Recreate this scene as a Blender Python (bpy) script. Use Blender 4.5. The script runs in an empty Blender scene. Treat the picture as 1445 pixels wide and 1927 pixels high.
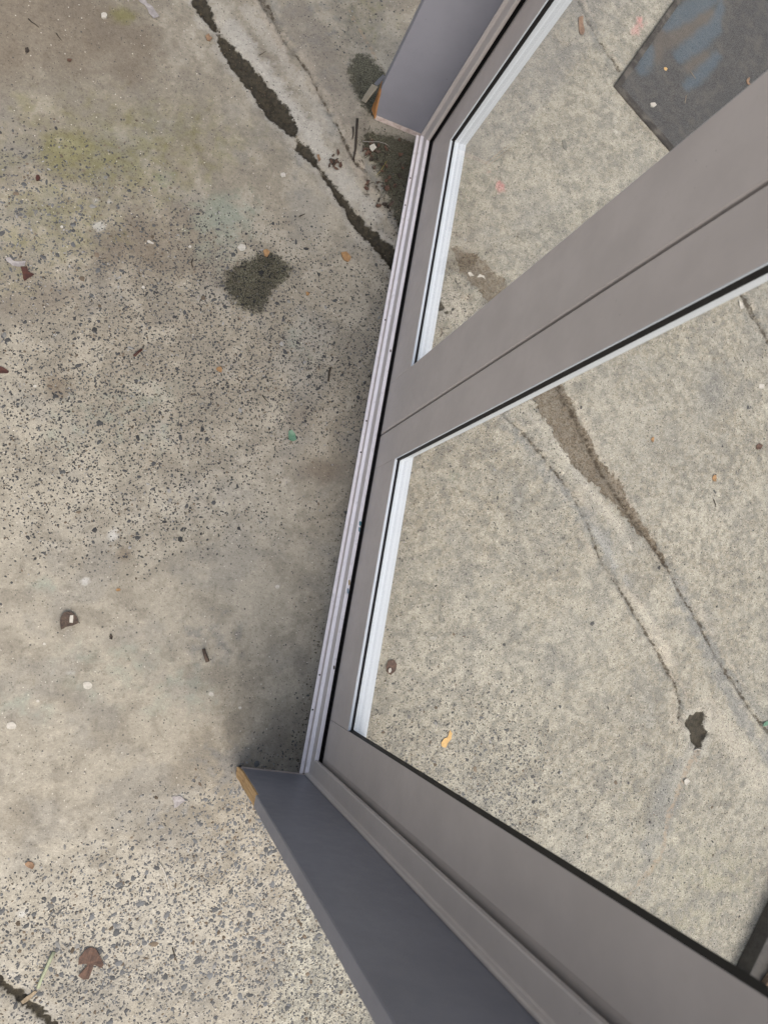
import bpy, bmesh, math, random
import numpy as np
from mathutils import Vector, Matrix

scene = bpy.context.scene
C = scene.collection

# ------------------------------------------------------------------ camera
CAM_H = 1.5
FPX, PW, PH = 1326.39, 1445.0, 1927.0
R = np.array([[0.9288986389423001, 0.215311626782525, 0.30131083940576253],
              [0.16839088758655701, -0.9702107944367511, 0.1741709600829598],
              [0.3298360616260055, -0.1110491680773481, -0.9374840023810406]])
cd = bpy.data.cameras.new('camera')
cam = bpy.data.objects.new('camera', cd)
C.objects.link(cam)
cam.matrix_world = Matrix(((R[0][0], -R[0][1], -R[0][2], 0), (R[1][0], -R[1][1], -R[1][2], 0),
                           (R[2][0], -R[2][1], -R[2][2], CAM_H), (0, 0, 0, 1)))
cd.sensor_fit = 'VERTICAL'
cd.sensor_height = 36.0
cd.sensor_width = 27.0
cd.lens = FPX / PH * 36.0
cd.clip_start = 0.02
cd.clip_end = 500
cd.dof.use_dof = True
cd.dof.focus_distance = 1.5
cd.dof.aperture_fstop = 8.0
scene.camera = cam

# ------------------------------------------------------------------ sky, sun, exposure
SUN_EL, SUN_AZ = 57.0, 158.0      # azimuth measured from +Y towards +X
w = bpy.data.worlds.new('World')
scene.world = w
w.use_nodes = True
wn = w.node_tree
wn.nodes.clear()
wo = wn.nodes.new('ShaderNodeOutputWorld')
wb = wn.nodes.new('ShaderNodeBackground')
ws = wn.nodes.new('ShaderNodeTexSky')
ws.sky_type = 'NISHITA'
ws.sun_disc = False
ws.sun_elevation = math.radians(SUN_EL)
ws.sun_rotation = math.radians(SUN_AZ)
ws.air_density = 1.4
ws.dust_density = 9.0
ws.ozone_density = 1.0
wb.inputs['Strength'].default_value = 0.15
hs = wn.nodes.new('ShaderNodeHueSaturation')      # thin cloud: the blue is washed out
hs.inputs['Saturation'].default_value = 0.7
wn.links.new(ws.outputs[0], hs.inputs['Color'])
wn.links.new(hs.outputs[0], wb.inputs[0])
wn.links.new(wb.outputs[0], wo.inputs[0])

sl = bpy.data.lights.new('sun', 'SUN')
sl.energy = 0.85
sl.angle = math.radians(90)
sl.color = (1.0, 0.95, 0.88)
sun = bpy.data.objects.new('sun', sl)
C.objects.link(sun)
el, az = math.radians(SUN_EL), math.radians(SUN_AZ)
sd = Vector((math.sin(az) * math.cos(el), math.cos(az) * math.cos(el), math.sin(el)))
sun.rotation_euler = sd.to_track_quat('Z', 'Y').to_euler()
sun.location = sd * 20

scene.view_settings.view_transform = 'Standard'
scene.view_settings.look = 'None'
scene.view_settings.exposure = 0.80
scene.view_settings.gamma = 1.0
scene.view_settings.use_curve_mapping = False
scene.render.engine = 'CYCLES'
scene.cycles.max_bounces = 5
scene.cycles.diffuse_bounces = 2
scene.cycles.glossy_bounces = 3
scene.cycles.transparent_max_bounces = 16

# ------------------------------------------------------------------ helpers
rnd = random.Random(7)

def fl(u, v, z=0.0):
    """Survey point (u, v) of the photograph -> place on the floor at height z."""
    d = R @ np.array([u - PW / 2, v - PH / 2, FPX])
    t = (z - CAM_H) / d[2]
    return np.array([d[0] * t, d[1] * t, z])

def mesh_obj(name, verts, faces, mat=None, parent=None, smooth=False):
    me = bpy.data.meshes.new(name)
    me.from_pydata([tuple(map(float, p)) for p in verts], [], faces)
    me.update()
    bm = bmesh.new(); bm.from_mesh(me)
    bmesh.ops.recalc_face_normals(bm, faces=bm.faces)
    bm.to_mesh(me); bm.free()
    if smooth:
        for p in me.polygons: p.use_smooth = True
    o = bpy.data.objects.new(name, me)
    C.objects.link(o)
    if mat: me.materials.append(mat)
    if parent: o.parent = parent
    return o

def empty(name, loc=(0, 0, 0), parent=None):
    o = bpy.data.objects.new(name, None)
    o.location = loc
    o.empty_display_size = 0.1
    C.objects.link(o)
    if parent: o.parent = parent
    return o

def tag(o, label=None, cat=None, group=None, kind=None):
    if label: o['label'] = label
    if cat: o['category'] = cat
    if group: o['group'] = group
    if kind: o['kind'] = kind
    return o

def bevel(o, w=0.001, seg=2, ang=30):
    m = o.modifiers.new('bevel', 'BEVEL')
    m.width = w; m.segments = seg; m.limit_method = 'ANGLE'; m.angle_limit = math.radians(ang)
    return o

# ------------------------------------------------------------------ node helper
class NT:
    def __init__(self, name):
        self.mat = bpy.data.materials.new(name)
        self.mat.use_nodes = True
        self.t = self.mat.node_tree
        self.t.nodes.clear()
        self.out = self.t.nodes.new('ShaderNodeOutputMaterial')
    def n(self, typ, **kw):
        nd = self.t.nodes.new(typ)
        for k, v in kw.items(): setattr(nd, k, v)
        return nd
    def link(self, a, b): self.t.links.new(a, b)
    def put(self, sock, v):
        if isinstance(v, bpy.types.NodeSocket): self.link(v, sock)
        elif v is not None:
            if isinstance(v, (tuple, list)) and len(v) == 3 and sock.type == 'RGBA': v = (*v, 1.0)
            sock.default_value = v
    def math(self, op, a, b=None, c=None, clamp=False):
        nd = self.n('ShaderNodeMath', operation=op, use_clamp=clamp)
        self.put(nd.inputs[0], a)
        if b is not None: self.put(nd.inputs[1], b)
        if c is not None: self.put(nd.inputs[2], c)
        return nd.outputs[0]
    def mix(self, f, a, b, mode='MIX'):
        nd = self.n('ShaderNodeMix', data_type='RGBA', blend_type=mode)
        self.put(nd.inputs[0], f); self.put(nd.inputs[6], a); self.put(nd.inputs[7], b)
        return nd.outputs[2]
    def ramp(self, x, lo, hi, a=0.0, b=1.0, smooth=True):
        nd = self.n('ShaderNodeMapRange', interpolation_type='SMOOTHSTEP' if smooth else 'LINEAR')
        self.put(nd.inputs[0], x)
        for i, v in enumerate((lo, hi, a, b)): self.put(nd.inputs[i + 1], v)
        return nd.outputs[0]
    def coord(self, kind='Object'):
        return self.n('ShaderNodeTexCoord').outputs[kind]
    def noise(self, vec, scale, detail=4, rough=0.55, dist=0.0):
        nd = self.n('ShaderNodeTexNoise')
        self.put(nd.inputs['Vector'], vec)
        nd.inputs['Scale'].default_value = scale
        nd.inputs['Detail'].default_value = detail
        nd.inputs['Roughness'].default_value = rough
        nd.inputs['Distortion'].default_value = dist
        return nd.outputs['Fac']
    def noisec(self, vec, scale, detail=2):
        nd = self.n('ShaderNodeTexNoise')
        self.put(nd.inputs['Vector'], vec)
        nd.inputs['Scale'].default_value = scale
        nd.inputs['Detail'].default_value = detail
        return nd.outputs['Color']
    def voro(self, vec, scale, feature='F1', rand=1.0):
        nd = self.n('ShaderNodeTexVoronoi', feature=feature)
        self.put(nd.inputs['Vector'], vec)
        nd.inputs['Scale'].default_value = scale
        nd.inputs['Randomness'].default_value = rand
        return nd
    def attr(self, name):
        return self.n('ShaderNodeAttribute', attribute_name=name).outputs['Fac']
    def attrc(self, name):
        return self.n('ShaderNodeAttribute', attribute_name=name).outputs['Color']
    def bump(self, h, strength=0.3, dist=0.001, normal=None):
        nd = self.n('ShaderNodeBump')
        nd.inputs['Strength'].default_value = strength
        nd.inputs['Distance'].default_value = dist
        self.put(nd.inputs['Height'], h)
        if normal is not None: self.put(nd.inputs['Normal'], normal)
        return nd.outputs[0]
    def bsdf(self, col, rough=0.6, normal=None, spec=0.5, metal=0.0, **kw):
        nd = self.n('ShaderNodeBsdfPrincipled')
        self.put(nd.inputs['Base Color'], col); self.put(nd.inputs['Roughness'], rough)
        self.put(nd.inputs['Specular IOR Level'], spec); self.put(nd.inputs['Metallic'], metal)
        if normal is not None: self.link(normal, nd.inputs['Normal'])
        for k, v in kw.items(): self.put(nd.inputs[k.replace('_', ' ')], v)
        self.link(nd.outputs[0], self.out.inputs[0])
        return nd

# ------------------------------------------------------------------ materials: door unit
def mat_paint(name, col, rough=0.42, dirt=0.06, grain=900, bumpd=0.00004, dust=(0.42, 0.38, 0.33), dustamt=0.25):
    m = NT(name)
    v = m.coord()
    big = m.noise(v, 9, 4, 0.6)
    mid = m.noise(v, 60, 5, 0.65)
    fine = m.noise(v, grain, 2, 0.5)
    c = m.mix(m.ramp(big, 0.3, 0.7), tuple(x * (1 - dirt) for x in col), tuple(x * (1 + dirt) for x in col))
    # settled dust and scuffs, blotchy
    d = m.math('MULTIPLY', m.ramp(mid, 0.52, 0.75), m.ramp(big, 0.42, 0.66))
    c = m.mix(m.math('MULTIPLY', d, dustamt), c, dust)
    # tiny specks of dirt
    vo = m.voro(v, 95)
    keep = m.ramp(m.noise(v, 14, 2), 0.60, 0.68)
    sp = m.math('MULTIPLY', m.ramp(vo.outputs['Distance'], 0.05, 0.10, 1, 0), keep)
    c = m.mix(m.math('MULTIPLY', sp, 0.55), c, tuple(x * 0.35 for x in col))
    r = m.ramp(mid, 0.2, 0.8, rough - 0.05, rough + 0.1)
    m.bsdf(c, r, m.bump(fine, 0.35, bumpd), 0.45)
    return m.mat

M_SASH = mat_paint('taupe_powder_coat', (0.490, 0.442, 0.418), 0.34)
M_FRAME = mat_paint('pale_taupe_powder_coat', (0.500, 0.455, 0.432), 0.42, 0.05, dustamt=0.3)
M_SILL = mat_paint('pale_sill_coat', (0.80, 0.76, 0.79), 0.42, 0.05, dust=(0.16, 0.13, 0.11), dustamt=0.55)
M_WHITE = mat_paint('white_bead', (0.38, 0.415, 0.455), 0.38, 0.01, dust=(0.5, 0.5, 0.5), dustamt=0.08)

def mat_board():
    m = NT('grey_paint_on_timber')
    v = m.coord()
    sep = m.n('ShaderNodeSeparateXYZ'); m.link(v, sep.inputs[0])
    mp = m.n('ShaderNodeMapping'); mp.inputs['Scale'].default_value = (1, 1, 0.06)
    m.link(v, mp.inputs[0])
    grain = m.noise(mp.outputs[0], 260, 5, 0.6)
    big = m.noise(v, 7, 4, 0.6)
    c = m.mix(m.ramp(big, 0.3, 0.7), (0.178, 0.181, 0.212), (0.206, 0.209, 0.243))
    mid = m.noise(v, 45, 5, 0.7)
    c = m.mix(m.math('MULTIPLY', m.ramp(mid, 0.58, 0.8), 0.25), c, (0.25, 0.24, 0.23))
    vo = m.voro(v, 60)
    keep = m.ramp(m.noise(v, 10, 2), 0.62, 0.66)
    c = m.mix(m.math('MULTIPLY', m.math('MULTIPLY', m.ramp(vo.outputs['Distance'], 0.06, 0.11, 1, 0), keep), 0.6), c, (0.05, 0.045, 0.045))
    # unpainted primed strip along the foot
    zz = m.math('ADD', sep.outputs[2], m.math('MULTIPLY', m.math('SUBTRACT', m.noise(v, 70, 3), 0.5), 0.004))
    foot = m.ramp(zz, 0.0160, 0.0175, 1, 0)
    prim = m.mix(m.ramp(m.noise(v, 80, 4, 0.7), 0.35, 0.75), (0.56, 0.49, 0.47), (0.36, 0.28, 0.25))
    c = m.mix(foot, c, prim)
    h = m.math('ADD', m.math('MULTIPLY', grain, 0.6), m.math('MULTIPLY', m.noise(v, 900, 2), 0.4))
    m.bsdf(c, m.ramp(mid, 0.2, 0.8, 0.38, 0.52), m.bump(h, 0.3, 0.00012), 0.45)
    return m.mat
M_BOARD = mat_board()

def mat_wood(name, a, b, scale=(1, 1, 0.08)):
    m = NT(name)
    v = m.coord()
    mp = m.n('ShaderNodeMapping'); mp.inputs['Scale'].default_value = scale
    m.link(v, mp.inputs[0])
    g = m.noise(mp.outputs[0], 330, 5, 0.65, 0.6)
    g2 = m.noise(v, 40, 4)
    c = m.mix(m.ramp(g, 0.3, 0.7), a, b)
    c = m.mix(m.ramp(g2, 0.55, 0.75, 0, 0.5), c, tuple(x * 0.45 for x in a))
    m.bsdf(c, 0.75, m.bump(g, 0.8, 0.0006), 0.25)
    return m.mat
M_RAW = mat_wood('raw_split_pine', (0.40, 0.235, 0.105), (0.58, 0.39, 0.20))
M_RAW2 = mat_wood('stained_split_pine', (0.28, 0.13, 0.05), (0.42, 0.22, 0.09))

def mat_plain(name, a, b=None, rough=0.7, scale=150, bumps=0.4, bd=0.0004, spec=0.3, trans=0.0):
    m = NT(name)
    v = m.coord()
    b = b or tuple(x * 0.7 for x in a)
    n = m.noise(v, scale, 5, 0.65)
    c = m.mix(m.ramp(n, 0.3, 0.7), a, b)
    m.bsdf(c, rough, m.bump(n, bumps, bd), spec)
    return m.mat
M_BLACK = mat_plain('black_rubber', (0.006, 0.0055, 0.006), (0.010, 0.009, 0.009), 0.6, 300)
M_VOID = mat_plain('gap_shade_black', (0.004, 0.004, 0.004), (0.006, 0.005, 0.005), 0.9, 300)  # near-black for the strips that paint shade into the gaps

def mat_glass():
    m = NT('clear_glass')
    lw = m.n('ShaderNodeLayerWeight'); lw.inputs['Blend'].default_value = 0.5
    fres = m.math('MULTIPLY_ADD', m.math('POWER', lw.outputs['Facing'], 5.0), 0.60, 0.02)
    v = m.coord()
    smear = m.noise(v, 5, 5, 0.6)
    dustn = m.noise(v, 260, 4, 0.7)
    tr = m.n('ShaderNodeBsdfTransparent'); tr.inputs[0].default_value = (0.985, 0.988, 0.990, 1)
    gl = m.n('ShaderNodeBsdfGlossy'); gl.inputs['Roughness'].default_value = 0.0
    gl.inputs[0].default_value = (1, 1, 1, 1)
    mx = m.n('ShaderNodeMixShader')
    m.link(fres, mx.inputs[0]); m.link(tr.outputs[0], mx.inputs[1]); m.link(gl.outputs[0], mx.inputs[2])
    # thin film of dust on the pane
    df = m.n('ShaderNodeBsdfDiffuse'); df.inputs[0].default_value = (0.6, 0.6, 0.58, 1)
    f = m.math('MULTIPLY', m.ramp(dustn, 0.55, 0.8), m.ramp(smear, 0.35, 0.7, 0.01, 0.08))
    mx2 = m.n('ShaderNodeMixShader')
    m.link(f, mx2.inputs[0]); m.link(mx.outputs[0], mx2.inputs[1]); m.link(df.outputs[0], mx2.inputs[2])
    m.link(mx2.outputs[0], m.out.inputs[0])
    return m.mat
M_GLASS = mat_glass()

# ------------------------------------------------------------------ numpy noise
def _hash(ix, iy, seed):
    h = (ix.astype(np.int64) * 374761393 + iy.astype(np.int64) * 668265263 + seed * 1442695041) & 0xFFFFFFFF
    h = ((h ^ (h >> 13)) * 1274126177) & 0xFFFFFFFF
    h = h ^ (h >> 16)
    return (h & 0xFFFF) / 65535.0
def vnoise(x, y, s, seed=0):
    x = x * s; y = y * s
    ix = np.floor(x); iy = np.floor(y)
    fx = x - ix; fy = y - iy
    fx = fx * fx * (3 - 2 * fx); fy = fy * fy * (3 - 2 * fy)
    a = _hash(ix, iy, seed); b = _hash(ix + 1, iy, seed); c = _hash(ix, iy + 1, seed); d = _hash(ix + 1, iy + 1, seed)
    return (a * (1 - fx) + b * fx) * (1 - fy) + (c * (1 - fx) + d * fx) * fy
def fbm(x, y, s, o=4, seed=0, gain=0.5):
    t = 0; a = 1; n = 0
    for i in range(o):
        t = t + a * vnoise(x, y, s * 2 ** i, seed + i * 17); n += a; a *= gain
    return t / n
def sstep(x, a, b):
    t = np.clip((x - a) / (b - a), 0, 1)
    return t * t * (3 - 2 * t)

PXM = 1.13e-3     # metres per survey pixel near the camera foot

def poly_sd(x, y, pts):
    """Signed distance to a variable-width stroke. pts: (u, v, full width in survey pixels)."""
    out = np.full(x.shape, 1.0)
    P = [(fl(u, v)[0], fl(u, v)[1]) for u, v, _ in pts]
    # local scale from the survey so widths stay true on the floor
    Wd = []
    for u, v, wd in pts:
        a = fl(u - 1, v); b = fl(u + 1, v); c_ = fl(u, v - 1); d = fl(u, v + 1)
        sc = 0.25 * (np.hypot(*(b - a)[:2]) + np.hypot(*(d - c_)[:2]))
        Wd.append(0.5 * wd * sc)
    for i in range(len(P) - 1):
        (x0, y0), (x1, y1) = P[i], P[i + 1]
        m = 0.09
        k = (x > min(x0, x1) - m) & (x < max(x0, x1) + m) & (y > min(y0, y1) - m) & (y < max(y0, y1) + m)
        if not k.any(): continue
        px, py = x[k] - x0, y[k] - y0
        dx, dy = x1 - x0, y1 - y0
        t = np.clip((px * dx + py * dy) / (dx * dx + dy * dy), 0, 1)
        d = np.hypot(px - t * dx, py - t * dy) - (Wd[i] * (1 - t) + Wd[i + 1] * t)
        out[k] = np.minimum(out[k], d)
    return out

def area_sd(x, y, poly):
    """Signed distance to a closed polygon given in survey pixels (negative inside)."""
    P = np.array([fl(u, v)[:2] for u, v in poly])
    m = 0.2
    out = np.full(x.shape, 1.0)
    k = (x > P[:, 0].min() - m) & (x < P[:, 0].max() + m) & (y > P[:, 1].min() - m) & (y < P[:, 1].max() + m)
    xx, yy = x[k], y[k]
    d = np.full(xx.shape, 9.0); ins = np.zeros(xx.shape, bool)
    for i in range(len(P)):
        (x0, y0), (x1, y1) = P[i], P[(i + 1) % len(P)]
        dx, dy = x1 - x0, y1 - y0
        t = np.clip(((xx - x0) * dx + (yy - y0) * dy) / (dx * dx + dy * dy), 0, 1)
        d = np.minimum(d, np.hypot(xx - x0 - t * dx, yy - y0 - t * dy))
        c = ((y0 > yy) != (y1 > yy)) & (xx < (x1 - x0) * (yy - y0) / (y1 - y0 + 1e-12) + x0)
        ins ^= c
    out[k] = np.where(ins, -d, d)
    return out

def blob(x, y, u, v, ru, rv, p=1.0):
    """Soft patch centred on the survey point, radii in survey pixels."""
    c = fl(u, v)
    ax = fl(u + ru, v) - c; ay = fl(u, v + rv) - c
    det = ax[0] * ay[1] - ax[1] * ay[0]
    dx, dy = x - c[0], y - c[1]
    a = (dx * ay[1] - dy * ay[0]) / det; b = (ax[0] * dy - ax[1] * dx) / det
    return np.exp(-(a * a + b * b) * p)

# ------------------------------------------------------------------ ground
CRACK_A = [(362, -40, 26), (376, 0, 27), (388, 25, 22), (400, 46, 12), (412, 62, 8), (424, 84, 22), (446, 112, 34), (478, 150, 38),
           (503, 184, 40), (527, 212, 44), (545, 236, 32), (556, 254, 8), (563, 265, 5), (573, 280, 26), (586, 296, 20),
           (598, 310, 9), (608, 326, 8), (622, 345, 13), (638, 368, 16), (655, 390, 15), (672, 415, 24), (690, 437, 27),
           (712, 458, 26), (732, 476, 34), (760, 505, 40), (800, 545, 26), (840, 585, 10)]
CRACK_DIRT = [(1005, 742, 10), (1035, 745, 66), (1065, 800, 62), (1090, 845, 58), (1115, 880, 44), (1150, 915, 42), (1175, 955, 22),
              (1205, 995, 20), (1232, 1030, 12), (1248, 1055, 4)]
CRACK_DIRT_UP = [(858, 470, 30), (885, 500, 60), (925, 540, 72), (955, 570, 50), (1000, 640, 40), (1040, 745, 40)]
CRACK_B = [(1048, 722, 6), (1085, 790, 6), (1108, 842, 5), (1135, 890, 6), (1165, 935, 5), (1197, 985, 6), (1225, 1022, 4), (1247, 1054, 4), (1266, 1088, 5),
           (1288, 1130, 4), (1310, 1165, 5), (1336, 1214, 4), (1362, 1258, 6), (1386, 1292, 4), (1412, 1335, 3), (1445, 1375, 4), (1500, 1450, 3), (1580, 1560, 3)]
CRACK_C = [(880, 610, 3), (940, 770, 2), (1000, 830, 2), (1040, 880, 3), (1076, 926, 3), (1106, 986, 2), (1132, 1058, 3), (1160, 1096, 4), (1186, 1140, 4), (1216, 1190, 4),
           (1240, 1230, 5), (1256, 1262, 4), (1272, 1290, 4), (1281, 1325, 4), (1277, 1352, 3)]
CRACK_D = [(480, -30, 10), (497, 4, 12), (508, 22, 9), (516, 37, 4), (544, 89, 2.5), (566, 112, 3), (583, 134, 3.5), (607, 185, 4), (624, 215, 4), (641, 244, 4),
           (654, 272, 3.5), (668, 302, 5), (680, 312, 3), (690, 322, 3), (693, 340, 2.5), (692, 362, 2)]
CRACK_D2 = [(690, 322, 2), (712, 352, 2.5), (730, 385, 2.5), (752, 420, 2)]
CRACK_E = [(640, -30, 4), (657, 17, 4), (675, 50, 4), (697, 90, 4), (722, 132, 4), (760, 200, 3), (800, 270, 3)]
CRACK_F = [(-40, 1828, 16), (0, 1852, 17), (30, 1872, 18), (60, 1895, 16), (92, 1925, 14), (130, 1965, 12), (180, 2030, 10)]
CRACK_G = [(1318, 1408, 10), (1308, 1425, 12), (1290, 1452, 10), (1272, 1500, 9), (1256, 1540, 9), (1250, 1580, 7), (1242, 1612, 8), (1225, 1636, 6),
           (1205, 1658, 7), (1186, 1680, 5), (1170, 1708, 5)]
CRACK_H = [(1386, 535, 4), (1400, 560, 7), (1416, 590, 10), (1428, 608, 7), (1445, 640, 6), (1480, 700, 5)]
CRACK_I = [(1090, 0, 2), (1110, 45, 3), (1130, 75, 3), (1150, 105, 6), (1165, 130, 7)]
HOLE = [(1290, 1362), (1300, 1345), (1325, 1338), (1330, 1350), (1324, 1366), (1334, 1380), (1324, 1396), (1322, 1412), (1308, 1410), (1302, 1390)]
STAIN_WET = [(428, 548), (420, 532), (424, 514), (438, 506), (450, 494), (470, 487), (488, 476), (510, 472), (530, 484), (546, 494), (549, 512), (538, 528),
             (520, 540), (506, 552), (503, 568), (492, 586), (472, 588), (452, 580), (440, 566)]
STAIN_SHADE_BOARD = [(655, 128), (664, 110), (680, 100), (700, 108), (722, 130), (740, 150), (740, 210), (700, 215), (690, 212), (672, 180), (660, 158)]  # damp patch with the shade beside the board painted in
SOIL = [(682, 232), (700, 238), (800, 262), (796, 330), (768, 440), (752, 460), (742, 430), (728, 396), (712, 352), (702, 322), (688, 300), (676, 276), (668, 262)]

def sd_all(x, y):
    wob = (fbm(x, y, 60, 3, 5) - 0.5) * 0.010 + (fbm(x, y, 170, 2, 9) - 0.5) * 0.008
    dark = np.minimum.reduce([poly_sd(x, y, CRACK_A), poly_sd(x, y, CRACK_F), area_sd(x, y, HOLE)]) + wob * 1.3
    thin = np.minimum.reduce([poly_sd(x, y, CRACK_B), poly_sd(x, y, CRACK_C), poly_sd(x, y, CRACK_D), poly_sd(x, y, CRACK_D2),
                              poly_sd(x, y, CRACK_H), poly_sd(x, y, CRACK_I)]) + wob * 0.9
    pale = np.minimum(poly_sd(x, y, CRACK_E), poly_sd(x, y, CRACK_G)) + wob * 1.0
    dirt = np.minimum(poly_sd(x, y, CRACK_DIRT), poly_sd(x, y, CRACK_DIRT_UP) + 0.01) + wob * 2.0
    wet = np.minimum.reduce([area_sd(x, y, STAIN_WET), area_sd(x, y, STAIN_SHADE_BOARD), area_sd(x, y, SOIL) + 0.012]) + wob * 1.3
    return dark, thin, pale, dirt, wet

def density(x, y):
    """How much stone shows in the worn surface, 0 smooth .. 1 bare aggregate."""
    n = fbm(x, y, 3.0, 4, 31)
    d = 0.42 * n
    for (u, v, ru, rv, a) in [(560, 740, 230, 170, 0.62), (300, 640, 320, 170, 0.52), (120, 860, 260, 170, 0.5), (480, 500, 190, 100, 0.35),
                              (60, 430, 180, 130, 0.38), (330, 980, 170, 60, 0.25), (430, 1720, 300, 190, 0.66), (180, 1800, 260, 130, 0.55),
                              (640, 1850, 160, 200, 0.6), (470, 1560, 120, 130, 0.45), (820, 1430, 190, 140, 0.50), (1000, 1530, 180, 120, 0.45), (1180, 1480, 120, 120, 0.2), (900, 600, 120, 90, 0.3), (90, 320, 150, 90, 0.22),
                              (500, 30, 60, 60, 0.1), (640, 60, 70, 100, 0.25)]:
        d = d + a * blob(x, y, u, v, ru, rv)
    for (u, v, ru, rv, a) in [(130, 90, 260, 120, 0.5), (200, 1300, 300, 220, 0.48), (400, 1230, 160, 200, 0.25), (60, 1560, 130, 120, 0.3), (440, 250, 120, 130, 0.2),
                              (590, 330, 90, 190, 0.25), (600, 880, 80, 50, 0.3), (1100, 1000, 420, 420, 0.12), (1050, 200, 260, 200, 0.35)]:
        d = d - a * blob(x, y, u, v, ru, rv)
    return np.clip(d, 0, 1)

def height(x, y, sds=None):
    dark, thin, pale, dirt, wet = sds if sds is not None else sd_all(x, y)
    h = (fbm(x, y, 2.2, 3, 3) - 0.5) * 0.006 + (fbm(x, y, 18, 3, 8) - 0.5) * 0.0030 + (fbm(x, y, 70, 2, 12) - 0.5) * 0.0014
    h = h - 0.010 * sstep(-dark, -0.004, 0.010) - 0.002 * sstep(-dark, -0.030, 0.0)
    h = h - 0.007 * sstep(-thin, -0.0035, 0.0015) - 0.0012 * sstep(-thin, -0.02, 0.0)
    h = h - 0.0015 * sstep(-pale, -0.004, 0.003)
    h = h - 0.004 * sstep(-dirt, -0.006, 0.012)
    h = h + (fbm(x, y, 110, 2, 41) - 0.4) * 0.006 * sstep(np.abs(thin), 0.020, 0.002)
    return h

def axis(lo, hi, step, far):
    core = list(np.arange(lo, hi + 1e-6, step))
    out_hi, out_lo = [], []
    s = step; p = core[-1]
    while p < far: s *= 1.35; p += s; out_hi.append(p)
    s = step; p = core[0]
    while p > -far: s *= 1.35; p -= s; out_lo.append(p)
    return np.array(out_lo[::-1] + core + out_hi)

def lerp(c, col, f):
    f = np.clip(f, 0, 1)[:, None]
    return c * (1 - f) + np.array(col)[None, :] * f

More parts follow.
